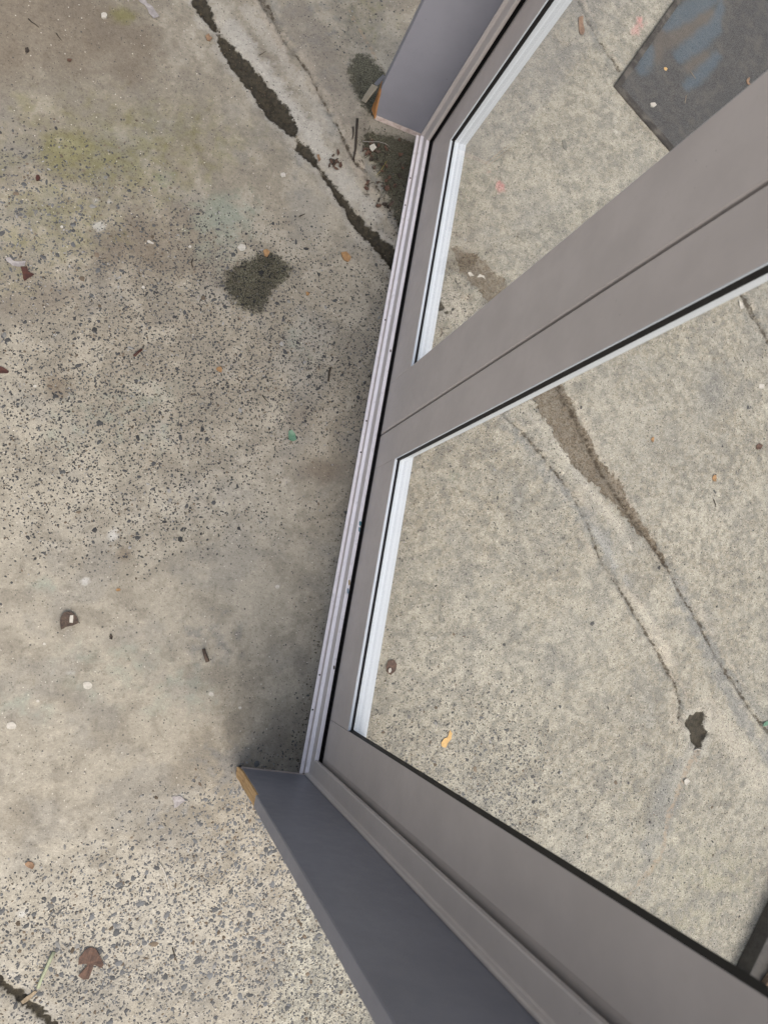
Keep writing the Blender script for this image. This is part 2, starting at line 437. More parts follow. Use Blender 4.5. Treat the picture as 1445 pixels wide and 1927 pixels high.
def ground_colour(x, y, sds, moss, cyan, brown, grey, light, pink, chalk):
    dark, thin, pale, dirt, wet = sds
    big = fbm(x, y, 2.3, 4, 51); mid = fbm(x, y, 12, 4, 61, 0.6); sm = fbm(x, y, 60, 3, 71, 0.65)
    wx = x + (fbm(x, y, 9, 3, 81) - 0.5) * 0.10; wy = y + (fbm(x, y, 9, 3, 91) - 0.5) * 0.10
    isl = fbm(wx, wy, 20, 5, 101, 0.68)
    c = np.tile(np.array([[0.350, 0.312, 0.255]]), (len(x), 1))
    c = lerp(c, (0.415, 0.380, 0.318), sstep(big, 0.35, 0.65))
    rt = sstep(x, 0.40, 0.46)
    c = lerp(c, (0.270, 0.243, 0.205), (0.55 - 0.20 * rt) * sstep(isl, 0.50, 0.60))
    c = lerp(c, (0.485, 0.445, 0.375), (0.55 - 0.08 * rt) * sstep(isl, 0.47, 0.37))
    fin = fbm(x, y, 95, 2, 171, 0.7)
    c = lerp(c, (0.500, 0.475, 0.415), 0.5 * rt * sstep(fin, 0.54, 0.66))
    c = lerp(c, (0.245, 0.240, 0.225), 0.5 * rt * sstep(fin, 0.46, 0.33))
    c = lerp(c, (0.300, 0.285, 0.262), 0.45 * sstep(mid, 0.52, 0.68))
    def amt(a, k, nz, lo=0.2, hi=0.8, top=1.0):
        return top * sstep(a + (nz - 0.5) * 2 * k, lo, hi) * sstep(a, 0.02, 0.2)
    c = lerp(c, (0.525, 0.490, 0.425), amt(light, 0.6, sm, 0.1, 0.9, 0.8))
    c = lerp(c, (0.225, 0.182, 0.140), amt(brown, 0.5, mid, 0.15, 0.9, 0.72))
    c = lerp(c, (0.225, 0.222, 0.222), amt(grey, 0.9, sm, 0.2, 0.8, 0.62))
    c = lerp(c, (0.325, 0.400, 0.345), amt(cyan, 0.6, sm, 0.1, 0.9, 0.45))
    c = lerp(c, (0.215, 0.205, 0.060), amt(moss, 0.45, sm, 0.1, 1.0, 0.58))
    # streaky repair band beside the long cracks
    a, b = fl(1085, 790), fl(1412, 1335)
    t = (b - a)[:2] / np.hypot(*(b - a)[:2])
    al = x * t[0] + y * t[1]; ac = -x * t[1] + y * t[0]
    st = fbm(al + (sm - 0.5) * 0.05, ac * 9 + (mid - 0.5) * 0.6, 7, 4, 111, 0.6)
    near = np.maximum(sstep(np.abs(thin), 0.045, 0.0), 0)
    c = lerp(c, (0.235, 0.235, 0.235), 0.6 * near * sstep(st, 0.52, 0.66))
    c = lerp(c, (0.545, 0.470, 0.395), 0.6 * near * sstep(st, 0.48, 0.34))
    peb = sstep(np.abs(thin), 0.016, 0.003) * sstep(sm, 0.56, 0.64) * sstep(mid, 0.46, 0.58)
    c = lerp(c, (0.56, 0.475, 0.385), 0.8 * peb * sstep(x, 0.40, 0.46))
    c = lerp(c, (0.230, 0.215, 0.190), 0.6 * sstep(thin, 0.013, 0.001) * sstep(mid + 0.6 * (sm - 0.5), 0.36, 0.60))
    halo = sstep(dark, 0.030, 0.002)
    c = lerp(c, (0.470, 0.445, 0.410), 0.7 * halo * sstep(sm, 0.35, 0.6))
    wob = (sm - 0.5) * 0.045 + (mid - 0.5) * 0.04 + (fbm(x, y, 140, 2, 133) - 0.5) * 0.02
    for pts, col, k in (
            ([(1266, 1092, 10), (1300, 1158, 20), (1328, 1206, 26), (1356, 1268, 22), (1394, 1345, 18), (1440, 1420, 14)], (0.285, 0.280, 0.275), 0.75),
            ([(930, 755, 22), (985, 828, 26), (1020, 880, 20), (1090, 955, 26), (1130, 1010, 30), (1155, 1066, 14)], (0.285, 0.280, 0.275), 0.72),
            ([(1300, 1420, 30), (1262, 1490, 44), (1240, 1560, 50), (1216, 1600, 30)], (0.285, 0.280, 0.275), 0.55),
            ([(1165, 1098, 8), (1192, 1126, 14), (1216, 1164, 20), (1242, 1212, 22), (1262, 1248, 12)], (0.590, 0.530, 0.450), 0.7),
            ([(1330, 1330, 26), (1380, 1400, 34), (1430, 1470, 40)], (0.540, 0.490, 0.420), 0.6),
            ([(1100, 905, 16), (1130, 950, 18), (1160, 985, 16), (1185, 1030, 14)], (0.580, 0.535, 0.470), 0.7),
            ([(985, 770, 14), (1030, 815, 20), (1065, 855, 22), (1090, 900, 14)], (0.600, 0.560, 0.495), 0.75),
            ([(438, 52, 22), (500, 136, 28), (556, 208, 28), (598, 268, 24), (648, 338, 26), (705, 405, 18)], (0.520, 0.500, 0.465), 0.65),
            ([(560, 30, 60), (612, 120, 62), (650, 195, 50), (684, 250, 30)], (0.250, 0.225, 0.200), 0.55),
            ([(470, 20, 20), (520, 95, 24), (575, 170, 24), (628, 255, 22)], (0.500, 0.475, 0.435), 0.45),
            ([(850, 545, 16), (868, 600, 18), (880, 640, 14)], (0.540, 0.500, 0.440), 0.6),
            ([(1180, 1100, 10), (1150, 1050, 12), (1120, 1000, 8)], (0.560, 0.550, 0.530), 0.5)):
        sdv = poly_sd(x, y, pts) + wob
        c = lerp(c, col, k * sstep(sdv, 0.010, -0.008))
    c = lerp(c, (0.72, 0.26, 0.27), amt(pink, 0.7, sm, 0.3, 0.8, 0.7))
    c = lerp(c, (0.74, 0.74, 0.73), amt(chalk, 0.9, sm, 0.4, 0.8, 0.5))
    right = sstep(x, 0.40, 0.46)
    c = lerp(c, (0.52, 0.49, 0.42), 0.35 * right * sstep(sm, 0.53, 0.62))
    c = lerp(c, (0.25, 0.245, 0.232), 0.35 * right * sstep(sm, 0.47, 0.38))
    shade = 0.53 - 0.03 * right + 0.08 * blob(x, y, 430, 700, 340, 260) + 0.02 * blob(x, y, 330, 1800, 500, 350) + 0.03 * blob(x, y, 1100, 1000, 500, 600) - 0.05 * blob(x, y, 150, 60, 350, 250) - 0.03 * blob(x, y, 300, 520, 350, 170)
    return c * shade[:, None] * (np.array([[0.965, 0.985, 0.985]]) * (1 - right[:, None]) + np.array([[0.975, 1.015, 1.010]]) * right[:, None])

def build_ground():
    xs = axis(-0.75, 2.10, 0.005, 60); ys = axis(-1.05, 2.60, 0.005, 60)
    X, Y = np.meshgrid(xs, ys)
    nx, ny = len(xs), len(ys)
    x, y = X.ravel(), Y.ravel()
    sds = sd_all(x, y)
    dark, thin, pale, dirt, wet = sds
    h = height(x, y, sds)
    edge = np.maximum(np.maximum(-0.75 - x, x - 2.10), np.maximum(-1.05 - y, y - 2.60))
    h = h * (1 - sstep(edge, 0, 0.4))
    co = np.stack([x, y, h], 1).astype(np.float32)
    me = bpy.data.meshes.new('ground')
    me.vertices.add(nx * ny); me.vertices.foreach_set('co', co.ravel())
    idx = np.arange(nx * ny).reshape(ny, nx)
    q = np.stack([idx[:-1, :-1], idx[:-1, 1:], idx[1:, 1:], idx[1:, :-1]], -1).reshape(-1, 4).astype(np.int32)
    nf = len(q)
    me.loops.add(nf * 4); me.loops.foreach_set('vertex_index', q.ravel())
    me.polygons.add(nf); me.polygons.foreach_set('loop_start', np.arange(0, nf * 4, 4, dtype=np.int32))
    me.polygons.foreach_set('loop_total', np.full(nf, 4, np.int32))
    me.polygons.foreach_set('use_smooth', np.ones(nf, bool))
    me.update(calc_edges=True)
    moss = np.zeros_like(x)
    for (u, v, ru, rv, a) in [(135, 285, 75, 60, 1.0), (180, 300, 110, 70, 0.75), (230, 290, 230, 120, 0.58), (90, 400, 190, 110, 0.50), (330, 250, 120, 70, 0.5), (260, 240, 110, 55, 0.55), (330, 250, 90, 50, 0.4), (235, 28, 30, 16, 1.0), (250, 32, 14, 10, 0.9), (45, 200, 35, 45, 0.5),
                              (30, 520, 70, 60, 0.35), (120, 430, 190, 60, 0.35), (430, 270, 90, 70, 0.35), (1330, 1640, 130, 80, 0.35), (1250, 1560, 110, 70, 0.22), (1180, 1500, 60, 40, 0.25),
                              (1290, 1720, 90, 60, 0.35), (700, 30, 60, 60, 0.4), (720, 330, 50, 60, 0.3), (560, 1400, 60, 40, 0.15)]:
        moss = np.maximum(moss, a * blob(x, y, u, v, ru, rv))
    cyan = np.zeros_like(x)
    for (u, v, ru, rv, a) in [(425, 405, 60, 45, 1.0), (410, 470, 40, 40, 0.6), (210, 790, 160, 90, 0.35), (80, 1100, 30, 14, 0.7), (220, 1260, 110, 70, 0.35), (340, 1300, 90, 60, 0.35), (310, 335, 22, 22, 0.5), (30, 1320, 60, 30, 0.35),
                              (80, 1340, 20, 25, 0.5), (560, 640, 60, 60, 0.25)]:
        cyan = np.maximum(cyan, a * blob(x, y, u, v, ru, rv))
    brown = np.zeros_like(x)
    for (u, v, ru, rv, a) in [(80, 60, 230, 110, 1.0), (250, 90, 130, 90, 0.75), (300, 460, 150, 80, 0.8), (360, 300, 60, 60, 0.55), (60, 560, 150, 70, 0.45), (260, 600, 130, 60, 0.35), (520, 120, 120, 150, 0.35), (630, 120, 90, 150, 0.45),
                              (110, 725, 34, 26, 1.0), (600, 790, 120, 40, 0.3), (235, 1042, 16, 15, 1.0), (860, 480, 70, 60, 0.5), (1230, 1040, 60, 60, 0.35), (690, 1180, 40, 200, 0.3), (560, 1390, 80, 60, 0.35), (560, 1250, 60, 120, 0.2), (610, 880, 60, 40, 0.6), (1300, 1300, 60, 100, 0.25)]:
        brown = np.maximum(brown, a * blob(x, y, u, v, ru, rv))
    grey = np.zeros_like(x)
    for (u, v, ru, rv, a) in [(1340, 735, 24, 44, 1.0), (975, 940, 18, 42, 0.9), (1010, 880, 30, 40, 0.4), (1180, 1010, 40, 60, 0.5), (1225, 1330, 26, 40, 0.6), (1240, 1500, 26, 60, 0.7), (400, 1200, 60, 50, 0.5), (430, 1440, 60, 50, 0.6), (300, 1550, 80, 40, 0.4),
                              (1330, 1200, 14, 60, 0.6), (1390, 1300, 14, 60, 0.6), (1110, 970, 20, 60, 0.6), (560, 330, 30, 60, 0.3), (640, 150, 40, 40, 0.4), (1080, 10, 40, 30, 0.6), (1250, 840, 130, 90, 0.4), (1200, 700, 60, 50, 0.4), (1420, 600, 40, 60, 0.5), (980, 140, 50, 40, 0.35),
                              (600, 40, 80, 60, 0.4), (610, 220, 30, 40, 0.4), (820, 570, 22, 40, 0.5)]:
        grey = np.maximum(grey, a * blob(x, y, u, v, ru, rv))
    light = np.zeros_like(x)
    for (u, v, ru, rv, a) in [(420, 30, 24, 40, 0.8), (450, 80, 30, 50, 0.8), (520, 160, 24, 40, 0.6), (560, 210, 20, 40, 0.6), (330, 90, 60, 70, 0.45), (590, 270, 22, 50, 0.6), (640, 340, 30, 40, 0.5), (300, 1720, 400, 200, 0.7), (560, 1700, 200, 250, 0.6), (90, 1010, 160, 60, 0.35), (350, 950, 200, 60, 0.4),
                              (60, 1420, 160, 100, 0.2), (1180, 800, 200, 120, 0.45), (1300, 950, 120, 140, 0.35), (1060, 890, 40, 40, 0.6), (900, 1250, 200, 140, 0.25), (1220, 1190, 26, 60, 0.7), (1170, 1500, 200, 160, 0.2), (1150, 200, 90, 120, 0.3), (500, 900, 160, 100, 0.3), (1200, 40, 40, 60, 0.5), (40, 1900, 60, 40, 0.6)]:
        light = np.maximum(light, a * blob(x, y, u, v, ru, rv))
    pink = np.maximum.reduce([blob(x, y, 941, 350, 9, 13), blob(x, y, 1203, 40, 12, 20) * 0.7, blob(x, y, 1196, 62, 16, 10) * 0.5, blob(x, y, 920, 325, 5, 5) * 0.6])
    chalk = np.maximum.reduce([blob(x, y, 968, 357, 5, 5) * 0.7, blob(x, y, 188, 429, 12, 12), blob(x, y, 178, 377, 10, 8) * 0.6, blob(x, y, 207, 380, 10, 8) * 0.6, blob(x, y, 213, 1006, 12, 11) * 1.1, blob(x, y, 180, 1052, 8, 8), blob(x, y, 162, 1096, 9, 8),
                               blob(x, y, 1160, 237, 4, 16) * 0.4, blob(x, y, 816, 1200, 14, 5) * 0.5, blob(x, y, 130, 1265, 30, 6) * 0.5, blob(x, y, 50, 1720, 30, 5) * 0.5, blob(x, y, 335, 1506, 14, 14) * 0.9])
    base = ground_colour(x, y, sds, moss, cyan, brown, grey, light, pink, chalk)
    one = np.ones_like(x)
    def put(name, r, g, b_):
        at_ = me.attributes.new(name, 'FLOAT_COLOR', 'POINT')
        at_.data.foreach_set('color', np.stack([r, g, b_, one], 1).astype(np.float32).ravel())
    put('base', base[:, 0], base[:, 1], base[:, 2])
    put('crack', np.clip(dark, -.06, .06), np.clip(thin, -.06, .06), np.clip(dirt, -.06, .06))
    grain = np.clip(0.30 + 0.75 * sstep(x, 0.40, 0.46) + 0.25 * blob(x, y, 380, 1760, 380, 220), 0, 1)
    one = grain
    put('wear', np.clip(wet, -.06, .06), np.clip(pale, -.06, .06), density(x, y))
    o = bpy.data.objects.new('ground', me)
    C.objects.link(o)
    tag(o, kind='structure')
    return o

def mat_concrete():
    m = NT('worn_concrete')
    v = m.coord()
    sm = m.noise(v, 95, 3, 0.7)
    fine = m.noise(v, 235, 3, 0.75)
    fin2 = m.noise(v, 430, 2, 0.7)
    def split3(name):
        sp = m.n('ShaderNodeSeparateColor'); m.link(m.attrc(name), sp.inputs[0]); return sp.outputs
    dark, thin, dirt = split3('crack')
    wet, pale, stone = split3('wear')
    grain = m.n('ShaderNodeAttribute', attribute_name='wear').outputs['Alpha']
    c = m.attrc('base')
    # sandy grain
    c = m.mix(m.ramp(sm, 0.53, 0.68, 0, 0.40), c, m.mix(1.0, c, (0.55, 0.54, 0.52), 'MULTIPLY'))
    c = m.mix(m.ramp(sm, 0.46, 0.33, 0, 0.40), c, m.mix(1.0, c, (1.38, 1.38, 1.36), 'MULTIPLY'))
    c = m.mix(m.math('MULTIPLY', m.ramp(fine, 0.53, 0.66, 0, 0.95), grain), c, m.mix(1.0, c, (0.42, 0.40, 0.38), 'MULTIPLY'))
    c = m.mix(m.math('MULTIPLY', m.ramp(fin2, 0.53, 0.66, 0, 0.9), grain), c, m.mix(1.0, c, (1.60, 1.60, 1.58), 'MULTIPLY'))
    # sand-size dark grains, sparse where the skin is whole
    for scale, size, tone, k0, k1 in ((300, 0.38, (0.040, 0.040, 0.041), 0.06, 0.10), (170, 0.33, (0.048, 0.048, 0.050), 0.035, 0.10)):
        vo = m.voro(v, scale)
        sepc = m.n('ShaderNodeSeparateColor'); m.link(vo.outputs['Color'], sepc.inputs[0])
        pick = m.math('LESS_THAN', sepc.outputs[0], m.math('MULTIPLY_ADD', stone, k1, k0))
        dd = m.math('ADD', vo.outputs['Distance'], m.math('MULTIPLY', m.math('SUBTRACT', fine, 0.5), 0.5))
        spot = m.ramp(dd, size * 0.75, size * 1.15, 1, 0)
        c = m.mix(m.math('MULTIPLY', m.math('MULTIPLY', pick, spot), m.ramp(sepc.outputs[1], 0, 1, 0.35, 0.95)), c, tone)
        white = m.math('GREATER_THAN', sepc.outputs[0], m.math('SUBTRACT', 0.985, m.math('MULTIPLY', grain, 0.05)))
        c = m.mix(m.math('MULTIPLY', m.math('MULTIPLY', white, m.ramp(vo.outputs['Distance'], 0.16, 0.26, 1, 0)), 0.75), c, (0.42, 0.40, 0.36))
    def inside(a, w_, k):
        return m.ramp(m.math('ADD', a, m.math('MULTIPLY', m.math('SUBTRACT', sm, 0.5), k)), -w_, w_, 1, 0)
    soil = m.mix(m.ramp(sm, 0.35, 0.66), (0.007, 0.0055, 0.0035), (0.030, 0.025, 0.016))
    soil = m.mix(m.ramp(fine, 0.55, 0.7, 0, 0.6), soil, (0.024, 0.025, 0.009))
    dirtc = m.mix(m.ramp(fine, 0.4, 0.62), (0.115, 0.094, 0.068), (0.048, 0.038, 0.028))
    d_dirt = inside(dirt, 0.0025, 0.02)
    d_pale = inside(pale, 0.002, 0.010)
    d_thin = inside(thin, 0.0016, 0.012)
    d_dark = inside(dark, 0.0025, 0.014)
    d_wet = inside(wet, 0.009, 0.050)
    c = m.mix(m.math('MULTIPLY', d_pale, m.ramp(sm, 0.40, 0.60, 0.65, 0.10)), c, (0.215, 0.170, 0.125))
    c = m.mix(m.math('MULTIPLY', d_dirt, m.ramp(sm, 0.38, 0.62, 0.95, 0.60)), c, dirtc)
    c = m.mix(m.math('MULTIPLY', d_thin, m.ramp(sm, 0.40, 0.62, 0.85, 0.25)), c, (0.034, 0.027, 0.019))
    c = m.mix(m.math('MULTIPLY', d_wet, m.ramp(fin2, 0.36, 0.62, 1.0, 0.70)), c, m.mix(1.0, c, (0.122, 0.132, 0.092), 'MULTIPLY'))
    c = m.mix(m.math('MULTIPLY', d_dark, 0.94), c, soil)
    rough = m.math('SUBTRACT', 0.88, m.math('MULTIPLY', m.math('MAXIMUM', d_wet, m.math('MULTIPLY', d_dark, 0.7)), 0.15))
    h = m.math('ADD', m.math('MULTIPLY', sm, 0.5), m.math('ADD', m.math('MULTIPLY', fine, 0.35), m.math('MULTIPLY', fin2, 0.12)))
    m.bsdf(c, rough, m.bump(h, 0.9, 0.0028), 0.12)
    return m.mat

M_CONC = mat_concrete()
ground = build_ground()
ground.data.materials.append(M_CONC)

# stones worn bare in the concrete skin
def mat_stone():
    m = NT('aggregate_stone')
    v = m.coord()
    n = m.noise(v, 500, 4, 0.7)
    c = m.attrc('tint')
    c = m.mix(m.ramp(n, 0.3, 0.7, 0, 0.5), c, m.mix(1.0, c, (0.55, 0.55, 0.55), 'MULTIPLY'))
    c = m.mix(m.ramp(m.noise(v, 230, 4, 0.7), 0.58, 0.74, 0, 0.45), c, (0.19, 0.172, 0.145))
    m.bsdf(c, 0.8, m.bump(n, 0.5, 0.0005), 0.2)
    return m.mat

def build_stones():
    rg = np.random.RandomState(11)
    N1, N2 = 100000, 90000
    x = np.concatenate([rg.uniform(-0.66, 0.98, N1), rg.uniform(-0.7, 2.0, N2)])
    y = np.concatenate([rg.uniform(-0.98, 1.30, N1), rg.uniform(-1.0, 2.5, N2)])
    d = density(x, y)
    keep = rg.rand(len(x)) < np.clip(d * 1.2 - 0.08, 0, 1) ** 1.0 * 0.95
    x, y, d = x[keep], y[keep], d[keep]
    dark, thin, pale, dirt, wet = sd_all(x, y)
    k = (dark > 0.004) & (thin > 0.003) & (dirt > 0.0)
    x, y, d, dark, thin, wet = x[k], y[k], d[k], dark[k], thin[k], wet[k]
    n = len(x)
    h = height(x, y)
    low = np.clip(blob(x, y, 380, 1760, 380, 220) + blob(x, y, 450, 1500, 90, 120) + 0.7 * blob(x, y, 60, 420, 190, 130) + 0.6 * blob(x, y, 880, 1450, 200, 130), 0, 1)
    r = 0.0014 + 0.0019 * rg.rand(n) ** 1.3 + (rg.rand(n) < 0.035 + 0.09 * low) * (rg.rand(n) ** 1.8) * 0.0050
    r = r * (1 + 0.15 * low)
    r[x > 0.47] *= 0.95
    S = 6
    ang = np.linspace(0, 2 * np.pi, S, endpoint=False)[None, :] + rg.rand(n, 1) * 6.28
    rr = r[:, None] * (0.62 + 0.68 * rg.rand(n, S))
    el_ = 0.38 + 0.5 * rg.rand(n, 1); th = rg.rand(n, 1) * np.pi
    px, py = rr * np.cos(ang), rr * np.sin(ang) * el_
    gx, gy = px * np.cos(th) - py * np.sin(th), px * np.sin(th) + py * np.cos(th)
    ring = np.stack([x[:, None] + gx, y[:, None] + gy, np.repeat((h - 0.0004)[:, None], S, 1)], -1)
    inner = np.stack([x[:, None] + gx * 0.7, y[:, None] + gy * 0.7, np.repeat((h + 0.00045 + 0.05 * r)[:, None], S, 1)], -1)
    co = np.concatenate([ring, inner], 1).reshape(-1, 3).astype(np.float32)
    base = np.arange(n)[:, None] * (2 * S)
    i = np.arange(S); j = (i + 1) % S
    quads = np.stack([base + i, base + j, base + S + j, base + S + i], -1).reshape(-1, 4)
    tops = (base + S + i)
    me = bpy.data.meshes.new('aggregate')
    me.vertices.add(len(co)); me.vertices.foreach_set('co', co.ravel())
    nq = len(quads)
    li = np.concatenate([quads.ravel(), tops.ravel()]).astype(np.int32)
    ls = np.concatenate([np.arange(nq) * 4, nq * 4 + np.arange(n) * S]).astype(np.int32)
    lt = np.concatenate([np.full(nq, 4), np.full(n, S)]).astype(np.int32)
    me.loops.add(len(li)); me.loops.foreach_set('vertex_index', li)
    me.polygons.add(len(ls)); me.polygons.foreach_set('loop_start', ls); me.polygons.foreach_set('loop_total', lt)
    me.update(calc_edges=True)
    t = 0.60 + 0.85 * rg.rand(n)
    base_c = np.array([0.044, 0.046, 0.048])[None, :] * (t * (1 + 1.2 * low))[:, None]
    warm = rg.rand(n) < 0.12
    base_c[warm] = np.array([0.10, 0.080, 0.060])[None, :] * t[warm][:, None]
    palec = rg.rand(n) < 0.10
    base_c[palec] = np.array([0.17, 0.17, 0.165])[None, :] * t[palec][:, None]
    wetm = wet < 0
    base_c[wetm] *= 0.30
    col = np.concatenate([base_c, np.ones((n, 1))], 1)
    col = np.repeat(col, 2 * S, 0).astype(np.float32)
    a = me.attributes.new('tint', 'FLOAT_COLOR', 'POINT'); a.data.foreach_set('color', col.ravel())
    o = bpy.data.objects.new('aggregate', me)
    C.objects.link(o)
    me.materials.append(mat_stone())
    tag(o, 'dark grey aggregate stones worn bare across the concrete', 'stones', kind='stuff')
    print('stones', n)
    return o
build_stones()

def build_grit():
    rg = np.random.RandomState(23)
    # crumbs washed into the joint, against the sill and in the soil by the jamb
    x1 = rg.uniform(-0.3, 0.45, 60000); y1 = rg.uniform(0.5, 1.35, 60000)
    sa = poly_sd(x1, y1, CRACK_A); so = area_sd(x1, y1, SOIL)
    k = ((sa < 0.003) & (rg.rand(60000) < 0.16)) | ((so < 0.0) & (rg.rand(60000) < 0.10))
    x2 = 0.394 - np.abs(rg.normal(0, 0.010, 500)); y2 = rg.uniform(-0.29, 1.2, 500)
    x3 = rg.uniform(0.5, 1.9, 60000); y3 = rg.uniform(-0.9, 1.6, 60000)
    sb = np.minimum(poly_sd(x3, y3, CRACK_DIRT), np.minimum(poly_sd(x3, y3, CRACK_B), poly_sd(x3, y3, CRACK_C)) - 0.004)
    k3 = (sb < 0.003) & (rg.rand(60000) < 0.22)
    x = np.concatenate([x1[k], x2, x3[k3]]); y = np.concatenate([y1[k], y2, y3[k3]])
    k4 = (x < 0.392) | (x > 0.475)
    x, y = x[k4], y[k4]
    n = len(x)
    h = height(x, y)
    r = 0.0007 + 0.0016 * rg.rand(n) ** 2.2
    S = 5
    ang = np.linspace(0, 6.283, S, endpoint=False)[None, :] + rg.rand(n, 1) * 6.28
    rr = r[:, None] * (0.6 + 0.7 * rg.rand(n, S)); st = 0.5 + 0.5 * rg.rand(n, 1)
    gx, gy = rr * np.cos(ang), rr * np.sin(ang) * st
    lowv = np.stack([x[:, None] + gx, y[:, None] + gy, np.repeat((h - 0.0003)[:, None], S, 1)], -1)
    up = np.stack([x[:, None] + gx * 0.55, y[:, None] + gy * 0.55, np.repeat((h + r * 0.9)[:, None], S, 1)], -1)
    co = np.concatenate([lowv, up], 1).reshape(-1, 3)
    i = np.arange(S); j = (i + 1) % S
    b0 = np.arange(n)[:, None] * 2 * S
    F = np.stack([b0 + i, b0 + j, b0 + S + j, b0 + S + i], -1).reshape(-1, 4).tolist() + (b0 + S + i).tolist()
    me = bpy.data.meshes.new('grit'); me.from_pydata(co.tolist(), [], F); me.update()
    t = (0.4 + 1.0 * rg.rand(n))[:, None] * np.array([[0.052, 0.042, 0.030]])
    pl = rg.rand(n) < 0.10; t[pl] = np.array([[0.20, 0.17, 0.13]]) * (0.6 + 0.6 * rg.rand(pl.sum()))[:, None]
    col = np.repeat(np.concatenate([t, np.ones((n, 1))], 1), 2 * S, 0).astype(np.float32)
    a = me.attributes.new('tint', 'FLOAT_COLOR', 'POINT'); a.data.foreach_set('color', col.ravel())
    o = bpy.data.objects.new('grit', me); C.objects.link(o)
    m = NT('grit'); m.bsdf(m.attrc('tint'), 0.9, None, 0.1); me.materials.append(m.mat)
    tag(o, 'loose dark grit gathered in the cracks and along the sill', 'grit', kind='stuff')
build_grit()

def hz(x, y):
    return float(height(np.array([x]), np.array([y]))[0])

# ------------------------------------------------------------------ the door unit
Xs, Xa, Xj, Xf = 0.3959, 0.2697, 0.4112, 0.4269
Yu, Yl, Yg = 1.2130, -0.3018, 0.43665
FA, SE, SEB = 0.0370, 0.1209, 0.1680      # frame face, sash edge at the sides, sash edge at the sill (from the sill datum)
W1, W2, ZB, ZT = 0.0793, 0.1193, 0.0135, 2.12
XG = Xf + 0.0100                          # glass plane
XB = Xf + 0.0400                          # outer face of sash

door = empty('french_door', (Xj, (Yu + Yl) / 2, 0))
OFF = Vector(door.location)
def dpart(name, verts, faces, mat, parent=None, smooth=False):
    o = mesh_obj(name, [(p[0] - OFF.x, p[1] - OFF.y, p[2] - OFF.z) for p in verts], faces, mat, parent or door, smooth)
    return o
tag(door, 'taupe framed glazed double door with grey timber reveal boards, standing on the concrete', 'door', kind='thing')

def loft(name, A, B, mat, parent=None):
    n = len(A)
    faces = [[i, (i + 1) % n, n + (i + 1) % n, n + i] for i in range(n)] + [list(range(n))[::-1], list(range(n, 2 * n))]
    return dpart(name, list(A) + list(B), faces, mat, parent)

def box(name, x0, x1, y0, y1, z0, z1, mat, parent=None):
    return loft(name, [(x0, y0, z0), (x1, y0, z0), (x1, y1, z0), (x0, y1, z0)], [(x0, y0, z1), (x1, y0, z1), (x1, y1, z1), (x0, y1, z1)], mat, parent)

# frame profile (x offset, distance inwards)
PROF = [(-0.0070, 0.0), (-0.0070, 0.0030), (-0.0055, 0.0048), (-0.0015, 0.0058), (0.0, 0.0075), (0.0, 0.0355), (0.0012, FA), (0.0075, FA), (0.0085, FA - 0.001),
        (0.0085, FA - 0.016), (0.055, FA - 0.016), (0.055, 0.0)]
lo = [(Xj + x, v) for x, v in PROF]
def clampv(v): return max(v, 0.0)
sillp = [(Xj + x, v if v > 0 else (-ZB + 0.0015)) for x, v in PROF]
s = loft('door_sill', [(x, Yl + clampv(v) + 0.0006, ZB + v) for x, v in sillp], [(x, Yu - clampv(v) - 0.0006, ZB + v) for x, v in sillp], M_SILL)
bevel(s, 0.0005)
s.data.materials.append(M_FRAME)  # front faces get the darker coat, painting their shade into the colour
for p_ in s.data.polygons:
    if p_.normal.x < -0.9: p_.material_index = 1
flange = box('sill_flange', Xs, Xj - 0.0085, Yl + 0.0006, Yu - 0.0006, 0.0040, 0.0088, M_SILL, s)
flange.parent = s
bevel(flange, 0.0007)
lip = box('sill_groove', Xj - 0.0095, Xj - 0.0065, Yl + 0.001, Yu - 0.001, 0.0036, 0.0072, M_FRAME, s)
j = loft('frame_jamb', [(x, Yl + v + 0.0004, ZB + v) for x, v in lo], [(x, Yl + v + 0.0004, ZT - v) for x, v in lo], M_FRAME); bevel(j, 0.0005)
j = loft('frame_jamb', [(x, Yu - v - 0.0004, ZB + v) for x, v in lo], [(x, Yu - v - 0.0004, ZT - v) for x, v in lo], M_FRAME); bevel(j, 0.0005)
hd = loft('frame_head', [(x, Yl + v + 0.0006, ZT - v) for x, v in lo], [(x, Yu - v - 0.0006, ZT - v) for x, v in lo], M_FRAME); bevel(hd, 0.0005)

# screws in the flange
for (u, v) in [(772, 335), (762.5, 386), (725, 602), (689.5, 792), (679, 851), (601.5, 1270), (588.5, 1335.5)]:
    p = fl(u, v, 0.009)
    n = 10; r = 0.0019
    A = [(p[0] + r * math.cos(i * 2 * math.pi / n), p[1] + r * math.sin(i * 2 * math.pi / n), 0.0086) for i in range(n)]
    B = [(a[0], a[1], 0.0092) for a in A]
    D = [(p[0] + 0.5 * (a[0] - p[0]), p[1] + 0.5 * (a[1] - p[1]), 0.0089) for a in A]
    dpart('screw', A + B + D, [[i, (i + 1) % n, n + (i + 1) % n, n + i] for i in range(n)] + [[n + i, n + (i + 1) % n, 2 * n + (i + 1) % n, 2 * n + i] for i in range(n)] + [list(range(2 * n, 3 * n)), list(range(n))[::-1]], M_BLACK, s)

